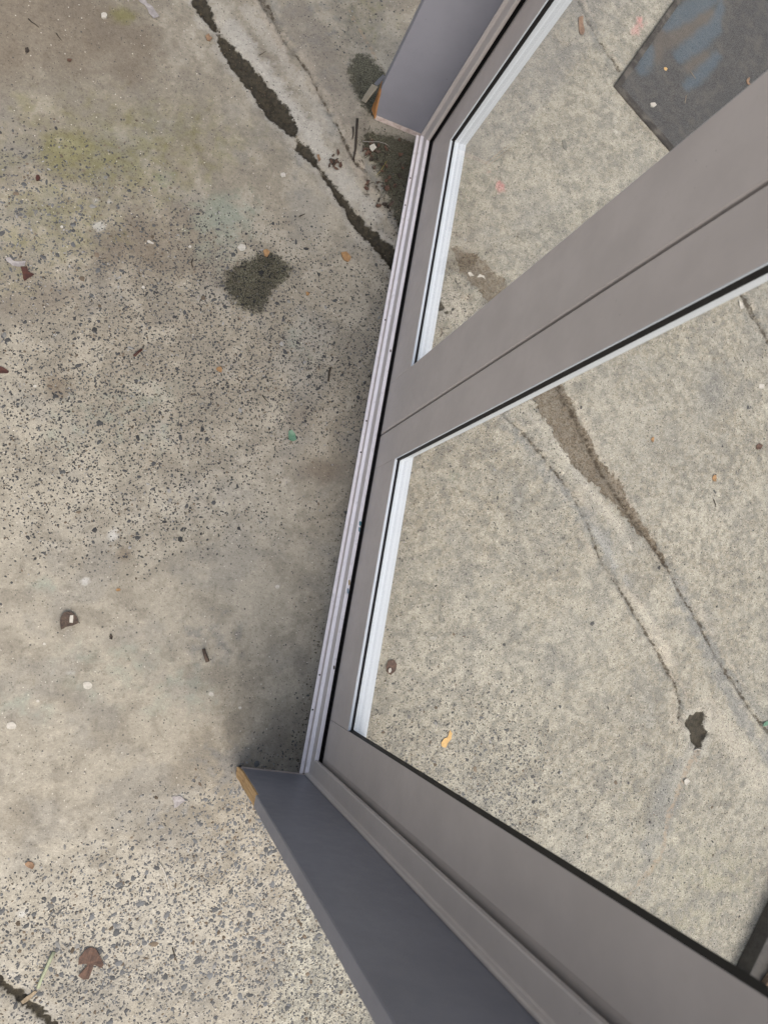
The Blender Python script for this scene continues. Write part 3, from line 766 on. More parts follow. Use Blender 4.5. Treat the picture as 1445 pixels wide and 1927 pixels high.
# smudges of old paint and dirt on the sill
for u, v, du, dv, col in [(678, 985, 2.0, 5, (0.10, 0.22, 0.26)), (676.5, 996, 1.6, 5, (0.13, 0.25, 0.30)), (657.5, 1096, 1.6, 6, (0.42, 0.32, 0.16)), (655, 1112, 1.8, 6, (0.25, 0.33, 0.40)), (629, 1256, 1.6, 4, (0.10, 0.08, 0.07)), (735, 660, 1.4, 3, (0.12, 0.10, 0.09))]:
    q_ = [fl(u + a_ * du, v + b_ * dv, ZB + FA + 0.0006) for a_, b_ in ((-1, -0.6), (0.2, -1), (1, -0.4), (0.8, 0.7), (-0.3, 1), (-1, 0.5))]
    loft('paint_smudge', [(p_[0], p_[1], ZB + FA - 0.0004) for p_ in q_], [(p_[0], p_[1], ZB + FA + 0.0005) for p_ in q_], mat_plain('smudge', col, None, 0.7), s)

# timber reveal boards, corner split off at the foot
def board(sign, Y, chip, label=None):
    T = 0.022
    y0, y1 = Y, Y + sign * T       # face, back
    x0, x1 = Xa, Xj + 0.060
    bv = 0.0016
    zs = [0.0015] + [c[0] for c in chip] + [ZT + 0.02]
    ins = [chip[0][1]] + [c[1] for c in chip] + [0.0]
    V, F = [], []
    for z, k in zip(zs, ins):
        V += [(x0 + k + bv, y0, z), (x0 + k, y0 + sign * bv, z), (x0 + k * 0.35, y1 - sign * bv, z), (x0 + k * 0.35 + bv, y1, z), (x1, y1, z), (x1, y0, z)]
    n = 6
    for L in range(len(zs) - 1):
        for i in range(n):
            F.append([L * n + i, L * n + (i + 1) % n, (L + 1) * n + (i + 1) % n, (L + 1) * n + i])
    F += [list(range(n))[::-1], list(range((len(zs) - 1) * n, len(zs) * n))]
    return dpart('reveal_board', V, F, M_BOARD)
lowb = board(-1, Yl, [(0.010, 0.0045), (0.045, 0.0040), (0.105, 0.0042), (0.218, 0.0046), (0.2182, 0.0)])
upb = board(1, Yu, [(0.010, 0.018), (0.030, 0.0135), (0.060, 0.008), (0.085, 0.004), (0.1002, 0.0)])
hb = box('reveal_board', Xa, Xj + 0.060, Yl + 0.001, Yu - 0.001, ZT + 0.0005, ZT + 0.0225, M_BOARD); bevel(hb, 0.0016)

# raw split wood where the corner has broken off
def split(sign, Y, levels, mat, parent, seed):
    rg = random.Random(seed)
    V, F = [], []
    K = 7
    for z, dep in levels:
        for i in range(K):
            t = i / (K - 1)
            y = Y + sign * (0.0007 + t * 0.0205)
            V.append((Xa + dep * (1 - 0.6 * t) - 0.0008 + rg.uniform(-0.0009, 0.0007), y, z + rg.uniform(-0.0016, 0.0016)))
    n = len(levels)
    for a in range(n - 1):
        for i in range(K - 1):
            F.append([a * K + i, a * K + i + 1, (a + 1) * K + i + 1, (a + 1) * K + i])
    # closed back
    b0 = len(V)
    for z, dep in levels:
        V.append((Xa + dep + 0.004, Y + sign * 0.0007, z)); V.append((Xa + dep * 0.4 + 0.004, Y + sign * 0.0212, z))
    for a in range(n - 1):
        F.append([b0 + 2 * a, b0 + 2 * a + 1, b0 + 2 * a + 3, b0 + 2 * a + 2])
        F.append([a * K, (a + 1) * K, b0 + 2 * (a + 1), b0 + 2 * a])
        F.append([a * K + K - 1, (a + 1) * K + K - 1, b0 + 2 * (a + 1) + 1, b0 + 2 * a + 1])
    o = dpart('split_wood', V, F, mat, parent)
    return o
o = split(-1, Yl, [(0.003, -0.003), (0.015, -0.001), (0.035, 0.0012), (0.055, 0.0022), (0.075, 0.0024), (0.120, 0.0024), (0.165, 0.0028), (0.200, 0.0032), (0.217, 0.0036)], M_RAW, lowb, 3)
o['label'] = 'raw pine showing where the corner split off'
o = split(1, Yu, [(0.003, 0.0165), (0.020, 0.0145), (0.040, 0.0105), (0.060, 0.0070), (0.080, 0.0040), (0.098, 0.0005)], M_RAW2, upb, 5)
o['label'] = 'orange raw wood at the broken foot corner'

# torn strip hanging off the upper board
p = fl(718, 152, 0.10); 
def onx(u, v, x):
    d = R @ np.array([u - PW / 2, v - PH / 2, FPX]); t = x / d[0]
    return np.array([x, d[1] * t, CAM_H + d[2] * t])
Mt = mat_plain('torn_paper_edge', (0.40, 0.35, 0.27), (0.32, 0.27, 0.20), 0.8, 90)
Pt = [onx(u, v, x) for u, v, x in [(700, 158, 0.262), (711, 163, 0.266), (696, 182, 0.254), (688, 193, 0.250), (680, 189, 0.248), (687, 177, 0.252)]]
Vt = Pt + [q + np.array([0, 0, -0.0012]) + np.array([0.0006, 0, 0]) for q in Pt]
o = dpart('torn_strip', Vt, [[0, 1, 2, 5], [2, 3, 4, 5], [6, 11, 8, 7], [8, 11, 10, 9]] + [[i, (i + 1) % 6, 6 + (i + 1) % 6, 6 + i] for i in range(6)], Mt, upb)
o['label'] = 'torn tan strip peeling off the board edge'
Pt = [onx(u, v, x) for u, v, x in [(721, 140, 0.2695), (724, 143, 0.2695), (716, 155, 0.268), (709, 161, 0.265), (704, 157, 0.263), (712, 148, 0.267)]]
Vt = Pt + [q + np.array([0.0004, 0, -0.0015]) for q in Pt]
dpart('torn_strip', Vt, [[0, 1, 2, 5], [2, 3, 4, 5], [6, 11, 8, 7], [8, 11, 10, 9]] + [[i, (i + 1) % 6, 6 + (i + 1) % 6, 6 + i] for i in range(6)], M_BOARD, upb)

# black strips in the rebate, painting the shade of the frame gap
sp = [(Xj + 0.0088, FA - 0.0155), (Xj + 0.0088, FA - 0.0115), (Xj + 0.0148, FA - 0.0100), (Xj + 0.045, FA - 0.0100), (Xj + 0.045, FA - 0.0155)]
loft('rebate_shade', [(x, Yl + v, ZB + v) for x, v in sp], [(x, Yu - v, ZB + v) for x, v in sp], M_VOID)
loft('rebate_shade', [(x, Yl + v, ZB + v) for x, v in sp], [(x, Yl + v, ZT - v) for x, v in sp], M_VOID)
loft('rebate_shade', [(x, Yu - v, ZB + v) for x, v in sp], [(x, Yu - v, ZT - v) for x, v in sp], M_VOID)
loft('rebate_shade', [(x, Yl + v, ZT - v) for x, v in sp], [(x, Yu - v, ZT - v) for x, v in sp], M_VOID)

# sashes
SB = -0.0072      # clearance to the frame
def stile(parent, ya, yb, outer, z0, z1):
    """Stile between ya (outer edge) and yb (edge at the glass); outer=True bevels the outer edge."""
    s_ = 1 if yb > ya else -1
    P = [(Xf + 0.0030, ya), (Xf + 0.0024, ya + s_ * 0.003), (Xf + 0.0005, ya + s_ * 0.0135), (Xf, ya + s_ * 0.0155), (Xf, yb), (XG, yb), (XB, yb - s_ * 0.0185), (XB, ya)] if outer else \
        [(Xf + 0.0020, ya), (Xf, ya + s_ * 0.0016), (Xf, yb), (XG, yb), (XB, yb - s_ * 0.0185), (XB, ya)]
    vb = [0, 0.003, 0.0135] if outer else [0, 0]
    n = len(P)
    A = [(x, y, z0 + (vb[i] if i < len(vb) and outer else 0.0155)) for i, (x, y) in enumerate(P)]
    B = [(x, y, z1) for x, y in P]
    F = [[i, (i + 1) % n, n + (i + 1) % n, n + i] for i in range(n)] + [list(range(n))[::-1], list(range(n, 2 * n))]
    prof = [(Xf + 0.0030, 0), (Xf + 0.0024, 0.003), (Xf + 0.0005, 0.0135), (Xf, 0.0155), (XB, 0.0155), (XB, 0)]
    k = 2 * n
    V = A + B + [(x, ya + (s_ * v if outer and x < XB else 0), z0 + v) for x, v in prof] + [(x, yb, z0 + v) for x, v in prof]
    F += [[k + i, k + (i + 1) % 6, k + 6 + (i + 1) % 6, k + 6 + i] for i in range(6)] + [[k + i for i in range(6)][::-1], [k + 6 + i for i in range(6)]]
    return dpart('stile', V, F, M_SASH, parent)
def rail(parent, y0, y1, za, zb_):
    s_ = 1 if zb_ > za else -1
    P = [(Xf + 0.0030, za), (Xf + 0.0024, za + s_ * 0.003), (Xf + 0.0005, za + s_ * 0.0135), (Xf, za + s_ * 0.0155), (Xf, zb_), (XG, zb_), (XB, zb_ - s_ * 0.0185), (XB, za)]
    return loft('rail', [(x, y0, z) for x, z in P], [(x, y1, z) for x, z in P], M_SASH, parent)
def ring_piece(name, parent, mat, prof, side, y0, y1, z0, z1):
    """Bead of the pane opening; prof = (x, inset into the opening). Mitred at the corners."""
    if side == 'bottom': A = [(x, y0 + k, z0 + k) for x, k in prof]; B = [(x, y1 - k, z0 + k) for x, k in prof]
    if side == 'top': A = [(x, y0 + k, z1 - k) for x, k in prof]; B = [(x, y1 - k, z1 - k) for x, k in prof]
    if side == 'low': A = [(x, y0 + k, z0 + k) for x, k in prof]; B = [(x, y0 + k, z1 - k) for x, k in prof]
    if side == 'high': A = [(x, y1 - k, z0 + k) for x, k in prof]; B = [(x, y1 - k, z1 - k) for x, k in prof]
    return loft(name, A, B, mat, parent)

def sash(ya, yb, wa, wb_, outer_a, outer_b, label):
    root = empty('sash', (0, (ya + yb) / 2 - OFF.y, 0), door)
    root['label'] = label
    z0, z1 = ZB + FA + SB, ZT - FA - SB
    zr, zt = ZB + SEB, ZT - SE
    kids = []
    kids.append(stile(root, ya, wa, outer_a, z0, z1)); kids.append(stile(root, yb, wb_, outer_b, z0, z1))
    kids.append(rail(root, wa + 0.0005, wb_ - 0.0005, z0, zr)); kids.append(rail(root, wa + 0.0005, wb_ - 0.0005, z1, zt))
    near = [(Xf + 0.0006, -0.0005), (Xf + 0.0006, 0.0010), (Xf + 0.0054, 0.0014), (Xf + 0.0054, -0.0005)]
    gask = [(Xf + 0.0056, -0.0005), (Xf + 0.0056, 0.0010), (XG + 0.0004, 0.0036), (XG + 0.0004, -0.0005)]
    near_s = [(Xf + 0.0006, -0.0005), (Xf + 0.0006, 0.0007), (Xf + 0.0028, 0.0009), (Xf + 0.0028, -0.0005)]
    gask_s = [(Xf + 0.0030, -0.0005), (Xf + 0.0030, 0.0007), (XG + 0.0004, 0.0030), (XG + 0.0004, -0.0005)]
    wide = [(Xf + 0.0012, -0.0005), (Xf + 0.0012, 0.0004), (XG + 0.0004, 0.0034), (XG + 0.0004, -0.0005)]
    far = [(XG + 0.0006, -0.0050), (XG + 0.0006, 0.0004), (XB + 0.005, -0.0170), (XB + 0.005, -0.0215)]
    for side in ('bottom', 'top', 'low', 'high'):
        if side != 'low' or not outer_a:
            kids.append(ring_piece('glazing_bead', root, M_WHITE, near if side in ('bottom', 'top') else near_s, side, wa, wb_, zr, zt))
            kids.append(ring_piece('gasket', root, M_BLACK, gask if side in ('bottom', 'top') else gask_s, side, wa, wb_, zr, zt))
        else:
            kids.append(ring_piece('gasket', root, M_BLACK, wide, side, wa, wb_, zr, zt))
        kids.append(ring_piece('outer_bead', root, M_WHITE, far, side, wa, wb_, zr, zt))
    kids.append(box('glass_pane', XG + 0.0008, XG + 0.0058, wa + 0.0007, wb_ - 0.0007, zr + 0.0007, zt - 0.0007, M_GLASS, root))
    for k in kids:
        k.location = (-root.location[0], -root.location[1], -root.location[2])
    for k in kids:
        if k.name.startswith(('stile', 'rail')): bevel(k, 0.0005, 2, 20)
    return root
sash(Yl + FA + SB, Yg - 0.0026, Yl + SE, Yg - W1, True, False, 'sash nearest the darker reveal board')
sash(Yg + 0.0026, Yu - FA - SB, Yg + W2, Yu - SE, False, True, 'sash nearest the lighter reveal board')
box('meeting_shade', Xf + 0.010, Xf + 0.034, Yg - 0.0024, Yg + 0.0024, ZB + FA + 0.004, ZT - FA - 0.004, M_VOID)  # black strip behind the groove, standing in for its shade

# ------------------------------------------------------------------ door mat behind the glass
def build_mat():
    c0 = fl(1153, 163)
    e1 = fl(1268, 0) - c0; e1 = e1[:2] / np.hypot(*e1[:2])
    e2 = fl(1248.5, 292) - c0; e2 = e2[:2] / np.hypot(*e2[:2])
    e2 = e2 - e1 * (e1 @ e2) * 0.5; e2 /= np.hypot(*e2)
    L1, L2 = 1.10, 0.47
    n1, n2 = 276, 118
    A, B = np.meshgrid(np.linspace(0, 1, n1), np.linspace(0, 1, n2))
    a, b = A.ravel() * L1, B.ravel() * L2
    x = c0[0] + a * e1[0] + b * e2[0]; y = c0[1] + a * e1[1] + b * e2[1]
    edge = np.minimum.reduce([a, L1 - a, b, L2 - b])
    pile = (fbm(x, y, 170, 2, 5) - 0.5) * 0.0022
    z = 0.0075 + np.where(edge > 0.018, pile + 0.0015 * sstep(edge, 0.018, 0.024), -0.0012 + 0.0016 * np.sin(np.clip(edge / 0.018, 0, 1) * 3.1416))
    z = z + (fbm(x, y, 6, 2, 19) - 0.5) * 0.003
    co = np.stack([x, y, z], 1)
    idx = np.arange(n1 * n2).reshape(n2, n1)
    F = np.stack([idx[:-1, :-1], idx[:-1, 1:], idx[1:, 1:], idx[1:, :-1]], -1).reshape(-1, 4)
    if e1[0] * e2[1] - e1[1] * e2[0] < 0: F = F[:, ::-1]
    rim = np.concatenate([idx[0, :], idx[1:, -1], idx[-1, -2::-1], idx[-2:0:-1, 0]])
    low = co[rim].copy(); low[:, 2] = -0.001
    V = np.concatenate([co, low]); nb = len(co); k = len(rim)
    F = F.tolist() + [[int(rim[i]), int(rim[(i + 1) % k]), nb + (i + 1) % k, nb + i] for i in range(k)]
    ctr = np.array([c0[0] + e1[0] * L1 / 2 + e2[0] * L2 / 2, c0[1] + e1[1] * L1 / 2 + e2[1] * L2 / 2, 0.0])
    o = mesh_obj('door_mat', V - ctr, F, None, None, True)
    o.location = ctr
    # worn blue print: bars with round ends
    sdp = np.minimum.reduce([poly_sd2(x, y, p) for p in (
        [(1249, 50, 24), (1290, 24, 30), (1336, -2, 24), (1362, -25, 20)], [(1274, 110, 22), (1310, 82, 28), (1340, 54, 24), (1350, 22, 14), (1352, -10, 10)],
        [(1288, 166, 16), (1318, 140, 22), (1345, 108, 14)], [(1216, 96, 22), (1212, 118, 26), (1204, 136, 16)])])
    tan = np.minimum.reduce([poly_sd2(x, y, p) for p in ([(1245, 84, 22), (1290, 62, 24), (1335, 30, 16)], [(1290, 132, 16), (1325, 108, 16)], [(1240, 70, 26), (1232, 110, 20)])])
    for nm, arr in (('print', np.clip(sdp, -.05, .05)), ('tan', np.clip(tan, -.05, .05)), ('rim', edge)):
        full = np.concatenate([arr, np.full(k, 0.05 if nm != 'rim' else 0.0)])
        at_ = o.data.attributes.new(nm, 'FLOAT', 'POINT'); at_.data.foreach_set('value', full.astype(np.float32))
    m = NT('grey_mat_pile')
    v = m.coord()
    n1_ = m.noise(v, 420, 3, 0.7); n2_ = m.noise(v, 28, 4, 0.65)
    c = m.mix(m.ramp(n1_, 0.35, 0.65), (0.020, 0.021, 0.023), (0.068, 0.070, 0.073))
    c = m.mix(m.ramp(n2_, 0.45, 0.7, 0, 0.5), c, (0.080, 0.076, 0.070))
    j_ = m.math('MULTIPLY', m.math('SUBTRACT', n2_, 0.5), 0.03)
    j2 = m.math('MULTIPLY', m.math('SUBTRACT', n1_, 0.5), 0.03)
    jj = m.math('ADD', j_, j2)
    ft = m.ramp(m.math('ADD', m.attr('tan'), jj), -0.014, 0.014, 0.45, 0)
    c = m.mix(ft, c, (0.095, 0.080, 0.066))
    fb = m.ramp(m.math('ADD', m.attr('print'), jj), -0.012, 0.012, 0.48, 0)
    blue = m.mix(m.ramp(n1_, 0.35, 0.65), (0.040, 0.066, 0.092), (0.080, 0.120, 0.155))
    c = m.mix(fb, c, blue)
    fr_ = m.ramp(m.attr('rim'), 0.016, 0.020, 1, 0)
    c = m.mix(fr_, c, m.mix(m.ramp(n2_, 0.4, 0.65), (0.024, 0.023, 0.023), (0.075, 0.070, 0.064)))
    m.bsdf(c, 0.9, m.bump(n1_, 0.9, 0.002), 0.15)
    o.data.materials.append(m.mat)
    tag(o, 'dark grey door mat with worn blue printed bars, seen through the glass', 'mat')
def poly_sd2(x, y, pts):
    return poly_sd(x, y, pts)
build_mat()

# black slab at the far lower edge of the glass
def prism(name, pts, z0, z1, mat, parent=None, bev=0.0):
    n = len(pts)
    V = [(p[0], p[1], z0) for p in pts] + [(p[0], p[1], z1) for p in pts]
    F = [[i, (i + 1) % n, n + (i + 1) % n, n + i] for i in range(n)] + [list(range(n))[::-1], list(range(n, 2 * n))]
    o = mesh_obj(name, V, F, mat, parent)
    if bev: bevel(o, bev)
    return o
pa, pb = fl(1372, 1838)[:2], fl(1462, 1655)[:2]
t_ = (pb - pa) / np.hypot(*(pb - pa)); nrm = np.array([t_[1], -t_[0]])
M_SLAB = mat_plain('black_painted_slab', (0.016, 0.015, 0.015), (0.034, 0.032, 0.03), 0.6, 60, 0.4, 0.001)
base_ = pa - t_ * 0.30
slabroot = empty('black_step', (base_[0], base_[1], 0))
q = [np.zeros(2), t_ * 0.95, t_ * 0.95 + nrm * 0.45, nrm * 0.45]
prism('slab', q, 0.0015, 0.045, M_SLAB, slabroot, 0.003)
bq = fl(1432, 1850, 0.05)[:2] - base_
bq = [bq, bq + t_ * 0.13 + nrm * 0.03, bq + t_ * 0.10 + nrm * 0.16, bq - t_ * 0.03 + nrm * 0.13]
o = prism('wood_block', bq, 0.0455, 0.062, mat_wood('old_brown_wood', (0.10, 0.062, 0.04), (0.17, 0.11, 0.07), (1, 0.1, 1)), slabroot, 0.002)
o['label'] = 'brown timber piece on the black slab'
tag(slabroot, 'black slab with a brown timber piece, beyond the glass at its bottom corner', 'step')

# ------------------------------------------------------------------ litter on the concrete
def place(o, name_loc, label, cat, group=None):
    o.location = name_loc
    tag(o, label, cat, group)
    return o

def flake(name, outline, mat, label=None, cat=None, thick=0.0007, lift=0.0006, curl=0.003, seed=0, group=None, parent=None, fold=None):
    """Thin irregular piece: outline in survey pixels, subdivided edge, curled, closed."""
    rg = random.Random(seed + len(outline) * 13)
    pts = [fl(u, v)[:2] for u, v in outline]
    P = []
    n = len(pts)
    for i in range(n):
        a, b = pts[i], pts[(i + 1) % n]
        P.append(a)
        L = np.hypot(*(b - a))
        mid_ = (a + b) / 2 + np.array([rg.uniform(-1, 1), rg.uniform(-1, 1)]) * L * 0.07
        P.append(mid_)
    c = sum(P) / len(P)
    rad = max(np.hypot(*(p - c)) for p in P)
    gz = hz(c[0], c[1])
    ph = rg.uniform(0, 6.28)
    def zf(p):
        d = (p - c) / rad
        u = d[0] * math.cos(ph) + d[1] * math.sin(ph)
        return lift + curl * u * u + rg.uniform(0, 0.15) * curl
    top, V = [], []
    m_ = len(P)
    V.append((0, 0, lift + thick))
    for k in (0.55, 1.0):
        for p in P:
            qq = c + (p - c) * k
            V.append((qq[0] - c[0], qq[1] - c[1], zf(qq) + thick))
    nb = len(V)
    V += [(v[0], v[1], v[2] - thick) for v in V]
    F = []
    for i in range(m_):
        j = (i + 1) % m_
        F.append([0, 1 + i, 1 + j]); F.append([1 + i, 1 + m_ + i, 1 + m_ + j, 1 + j])
        F.append([nb, nb + 1 + j, nb + 1 + i]); F.append([nb + 1 + i, nb + 1 + j, nb + 1 + m_ + j, nb + 1 + m_ + i])
        F.append([1 + m_ + i, nb + 1 + m_ + i, nb + 1 + m_ + j, 1 + m_ + j])
    o = mesh_obj(name, V, F, mat, parent)
    o.location = (c[0], c[1], gz)
    if label: tag(o, label, cat, group)
    return o

def twig(name, line, r, mat, label=None, cat='twig', lift=0.0005, taper=0.5, flat=1.0, group=None, parent=None, arch=0.0):
    pts = [fl(u, v)[:2] for u, v in line]
    c = pts[0]
    S = 6; V = []; F = []
    n = len(pts)
    for i, p in enumerate(pts):
        d = pts[min(i + 1, n - 1)] - pts[max(i - 1, 0)]; d = d / np.hypot(*d); nn = np.array([-d[1], d[0]])
        t = i / (n - 1)
        rr = r * (1 - (1 - taper) * t)
        z = hz(p[0], p[1]) - hz(c[0], c[1]) + lift + rr * flat + arch * math.sin(math.pi * t)
        for k in range(S):
            a = 2 * math.pi * k / S
            V.append((p[0] - c[0] + nn[0] * rr * math.cos(a), p[1] - c[1] + nn[1] * rr * math.cos(a), z + rr * flat * math.sin(a)))
    for i in range(n - 1):
        for k in range(S):
            F.append([i * S + k, i * S + (k + 1) % S, (i + 1) * S + (k + 1) % S, (i + 1) * S + k])
    F += [list(range(S))[::-1], list(range((n - 1) * S, n * S))]
    o = mesh_obj(name, V, F, mat, parent, True)
    o.location = (c[0], c[1], hz(c[0], c[1]))
    if label: tag(o, label, cat, group)
    return o

def regular(u, v, ru, rv=None, n=7, seed=0, jit=0.3, rot=0.0):
    rg = random.Random(seed); rv = rv or ru
    out = []
    for i in range(n):
        a = 2 * math.pi * i / n; k = 1 + rg.uniform(-jit, jit)
        x_, y_ = ru * k * math.cos(a), rv * k * math.sin(a)
        out.append((u + x_ * math.cos(rot) - y_ * math.sin(rot), v + x_ * math.sin(rot) + y_ * math.cos(rot)))
    return out

M_LEAFB = mat_plain('dead_leaf', (0.084, 0.046, 0.031), (0.037, 0.021, 0.016), 0.7, 120, 0.6, 0.001)
M_LEAFR = mat_plain('red_brown_leaf', (0.053, 0.017, 0.011), (0.028, 0.011, 0.009), 0.6, 120)
M_LEAFT = mat_plain('tan_leaf', (0.186, 0.121, 0.074), (0.124, 0.074, 0.046), 0.75, 140)
M_LEAFY = mat_plain('yellow_leaf', (0.422, 0.285, 0.112), (0.341, 0.217, 0.087), 0.7, 200)
M_CHIPO = mat_plain('orange_wood_chip', (0.250, 0.150, 0.072), (0.170, 0.098, 0.046), 0.75, 200, 0.8, 0.001)
M_TWIG = mat_plain('dark_twig', (0.034, 0.026, 0.020), (0.017, 0.014, 0.011), 0.8, 260, 0.8, 0.001)
M_TWIGL = mat_plain('pale_twig', (0.223, 0.180, 0.124), (0.136, 0.105, 0.068), 0.8, 260)
M_GREENST = mat_plain('grey_green_stalk', (0.223, 0.242, 0.167), (0.174, 0.192, 0.130), 0.7, 160)
M_WHITEP = mat_plain('white_paint_flake', (0.345, 0.335, 0.305), (0.270, 0.258, 0.230), 0.6, 160)
M_GREYP = mat_plain('grey_bark_flake', (0.260, 0.248, 0.248), (0.161, 0.149, 0.149), 0.7, 110, 0.8, 0.001)
M_GREEN = mat_plain('green_glazed_piece', (0.053, 0.124, 0.081), (0.099, 0.186, 0.130), 0.35, 160)
M_BARK = mat_plain('bark', (0.074, 0.053, 0.040), (0.031, 0.022, 0.019), 0.8, 150, 1.0, 0.002)
M_STEEL = mat_plain('dull_wire', (0.248, 0.236, 0.229), (0.174, 0.161, 0.155), 0.45, 200)

# lower left
flake('leaf', [(172, 1782), (181, 1785), (190, 1800), (196, 1812), (192, 1820), (184, 1806), (180, 1803), (176, 1820), (173, 1828), (168, 1842), (158, 1843), (148, 1834), (158, 1828), (163, 1826), (165, 1812), (168, 1800), (158, 1802), (148, 1814), (150, 1800), (160, 1788)],
      M_LEAFB, 'curled dark brown dead leaf on the bare aggregate, bottom left', 'leaf', 0.0007, 0.001, 0.006, 4)
twig('stalk', [(102, 1791), (94, 1808), (86, 1826), (78, 1843), (72, 1860)], 0.0034, M_GREENST, 'pale grey green flat stalk beside the curled brown leaf', 'stalk', taper=0.85, flat=0.35)
flake('wood_splinter', [(40, 1885), (50, 1876), (66, 1864), (71, 1866), (60, 1878), (44, 1889)], M_TWIGL, 'tan splinter lying across the mossy crack in the bottom left corner', 'splinter', 0.0018, 0.001, 0.002, 9)
twig('string', [(299, 1622), (305, 1630), (311, 1643), (315, 1658), (319, 1674)], 0.0014, M_WHITEP, 'short white string on the bare aggregate near the darker board', 'string', taper=0.8)
twig('twig', [(325, 1783), (329, 1797), (334, 1812)], 0.0012, M_TWIG, 'short thin grey twig right of the curled brown leaf', 'twig')
flake('leaf', regular(56, 1628, 8, 7, 7, 2), M_LEAFT, 'small tan leaf scrap on smooth concrete below the darker reveal board level', 'leaf', seed=2)
flake('bark_piece', [(116, 1160), (122, 1152), (133, 1151), (145, 1160), (149, 1172), (138, 1177), (124, 1180), (116, 1185), (114, 1172)], M_BARK, 'dark brown bark piece with a pale glint on the left concrete', 'bark', 0.005, 0.001, 0.002, 5)
o = flake('painted_glint', [(133, 1158), (139, 1157), (138, 1172), (132, 1171)], M_WHITEP, None, None, 0.0006, 0.0068, 0.0, 6)  # white flake that paints the highlight on the bark
bk = [q_ for q_ in bpy.data.objects if q_.name.startswith('bark_piece')][-1]
o.location = (o.location.x - bk.location.x, o.location.y - bk.location.y, 0.0); o.parent = bk
twig('twig', [(383, 1221), (386, 1232), (391, 1245)], 0.0032, M_BARK, 'stubby dark brown bark sliver left of the sill', 'twig', taper=1.3)
flake('leaf', regular(210, 1198, 3.5, 6, 6, 3), M_TWIG, 'tiny dark seed husk right of the bark piece', 'husk', seed=3)
flake('wood_chip', regular(223, 1110, 6, 3.5, 6, 4), M_CHIPO, 'tiny orange chip by a dark fleck on the left concrete', 'chip', seed=4)
flake('plastic_scrap', [(325, 1498), (340, 1497), (349, 1506), (335, 1518), (328, 1521), (327, 1508)], M_GREYP, 'translucent grey plastic scrap left of the darker board foot', 'plastic', 0.0005, 0.0006, 0.003, 8)
# left middle
flake('leaf', [(40, 504), (52, 502), (55, 512), (66, 517), (55, 524), (47, 530), (44, 518)], M_LEAFR, 'dark red brown leaf scrap under a grey flake at the left edge', 'leaf', 0.0006, 0.0008, 0.003, 3)
flake('bark_flake', [(12, 488), (20, 485), (26, 492), (50, 493), (48, 502), (38, 503), (24, 500), (16, 494)], M_GREYP, 'pale grey peeling flake beside the dark red leaf scrap', 'flake', 0.0007, 0.0012, 0.003, 4)
flake('leaf', [(-4, 688), (8, 692), (18, 699), (16, 703), (-4, 702)], M_LEAFR, 'brown leaf tip cut by the left edge of the picture', 'leaf', seed=8)
twig('twig', [(253, 671), (260, 664), (268, 658)], 0.0028, M_LEAFR, 'short red brown twig on the speckled left concrete', 'twig', taper=0.8)
flake('leaf', [(543, 812), (549, 809), (556, 817), (558, 828), (551, 831), (544, 828)], M_GREEN, 'small green leaf on the speckled concrete left of the sill', 'leaf', 0.0012, 0.0008, 0.003, 5)
flake('wood_chip', [(641, 477), (651, 475), (660, 486), (655, 494), (646, 490)], M_CHIPO, 'orange wood chip between the wet stain and the sill', 'chip', 0.003, 0.0008, 0.001, 6)
flake('wood_chip', [(495, 472), (502, 469), (508, 474), (503, 484), (498, 482)], M_CHIPO, 'orange wood chip at the upper rim of the wet stain', 'chip', 0.0025, 0.0008, 0.001, 7)
flake('wood_chip', regular(413, 695, 6, 6, 6, 8), M_CHIPO, 'small rust coloured chip below the wet stain', 'chip', 0.002, seed=8)
flake('wood_chip', regular(579, 553, 4, 4, 5, 9), M_CHIPO, 'tiny rust chip just right of the wet stain', 'chip', 0.002, seed=9)
twig('twig', [(622, 692), (619, 702), (618, 718)], 0.0022, M_TWIG, 'dark bean shaped twig on the speckled concrete close to the sill', 'twig', taper=0.9)
twig('twig', [(494, 744), (500, 752), (506, 758)], 0.0013, M_TWIG, 'small dark twig above the green leaf', 'twig')
twig('hair_pin', [(364, 486), (361, 493), (362, 501), (365, 503)], 0.0009, M_TWIG, 'tiny dark curved stem left of the wet stain', 'stem', taper=0.9)
# top left
flake('paper_scrap', [(258, -8), (272, -6), (277, 6), (288, 14), (300, 34), (290, 37), (281, 26), (273, 10), (262, 4)], M_GREYP, 'torn pale grey scrap at the top edge left of the long crack', 'scrap', 0.0006, 0.001, 0.006, 3)
flake('pebble', regular(197, 31, 6, 6, 7, 3, 0.15), M_WHITEP, 'small white pebble beside a moss tuft at the top', 'pebble', 0.005, 0.0, 0.0, 3)
twig('twig', [(54, 35), (60, 41), (68, 46), (74, 51)], 0.0012, M_TWIG, 'brown forked twig in the top left corner', 'twig')
twig('twig', [(106, 62), (111, 69), (117, 76)], 0.0010, M_TWIG, 'straight dark green needle right of the forked twig', 'twig')
flake('leaf', regular(52, 95, 4, 5, 5, 5), M_TWIG, 'small black crumb below the forked twig', 'crumb', seed=5)
flake('leaf', regular(131, 113, 5, 4, 5, 6), M_LEAFB, 'small brown crumb above the mossy patch', 'crumb', seed=6)
flake('pebble', regular(72, 335, 5, 6, 6, 7, 0.2), M_LEAFR, 'dark red brown seed at the mossy patch', 'seed', 0.004, 0.0, 0.0, 7)
twig('twig', [(488, 104), (494, 100), (502, 95)], 0.0007, M_TWIG, 'thin dark hair of a twig on the pale strip beside the crack', 'twig')
twig('twig', [(563, 408), (574, 403)], 0.0014, M_TWIG, 'short dark twig left of the long crack', 'twig')
flake('wood_chip', [(387, 68), (393, 64), (400, 72), (396, 78), (390, 76)], M_LEAFT, 'tan chip wedged at the left lip of the long crack', 'chip', 0.002, seed=9)
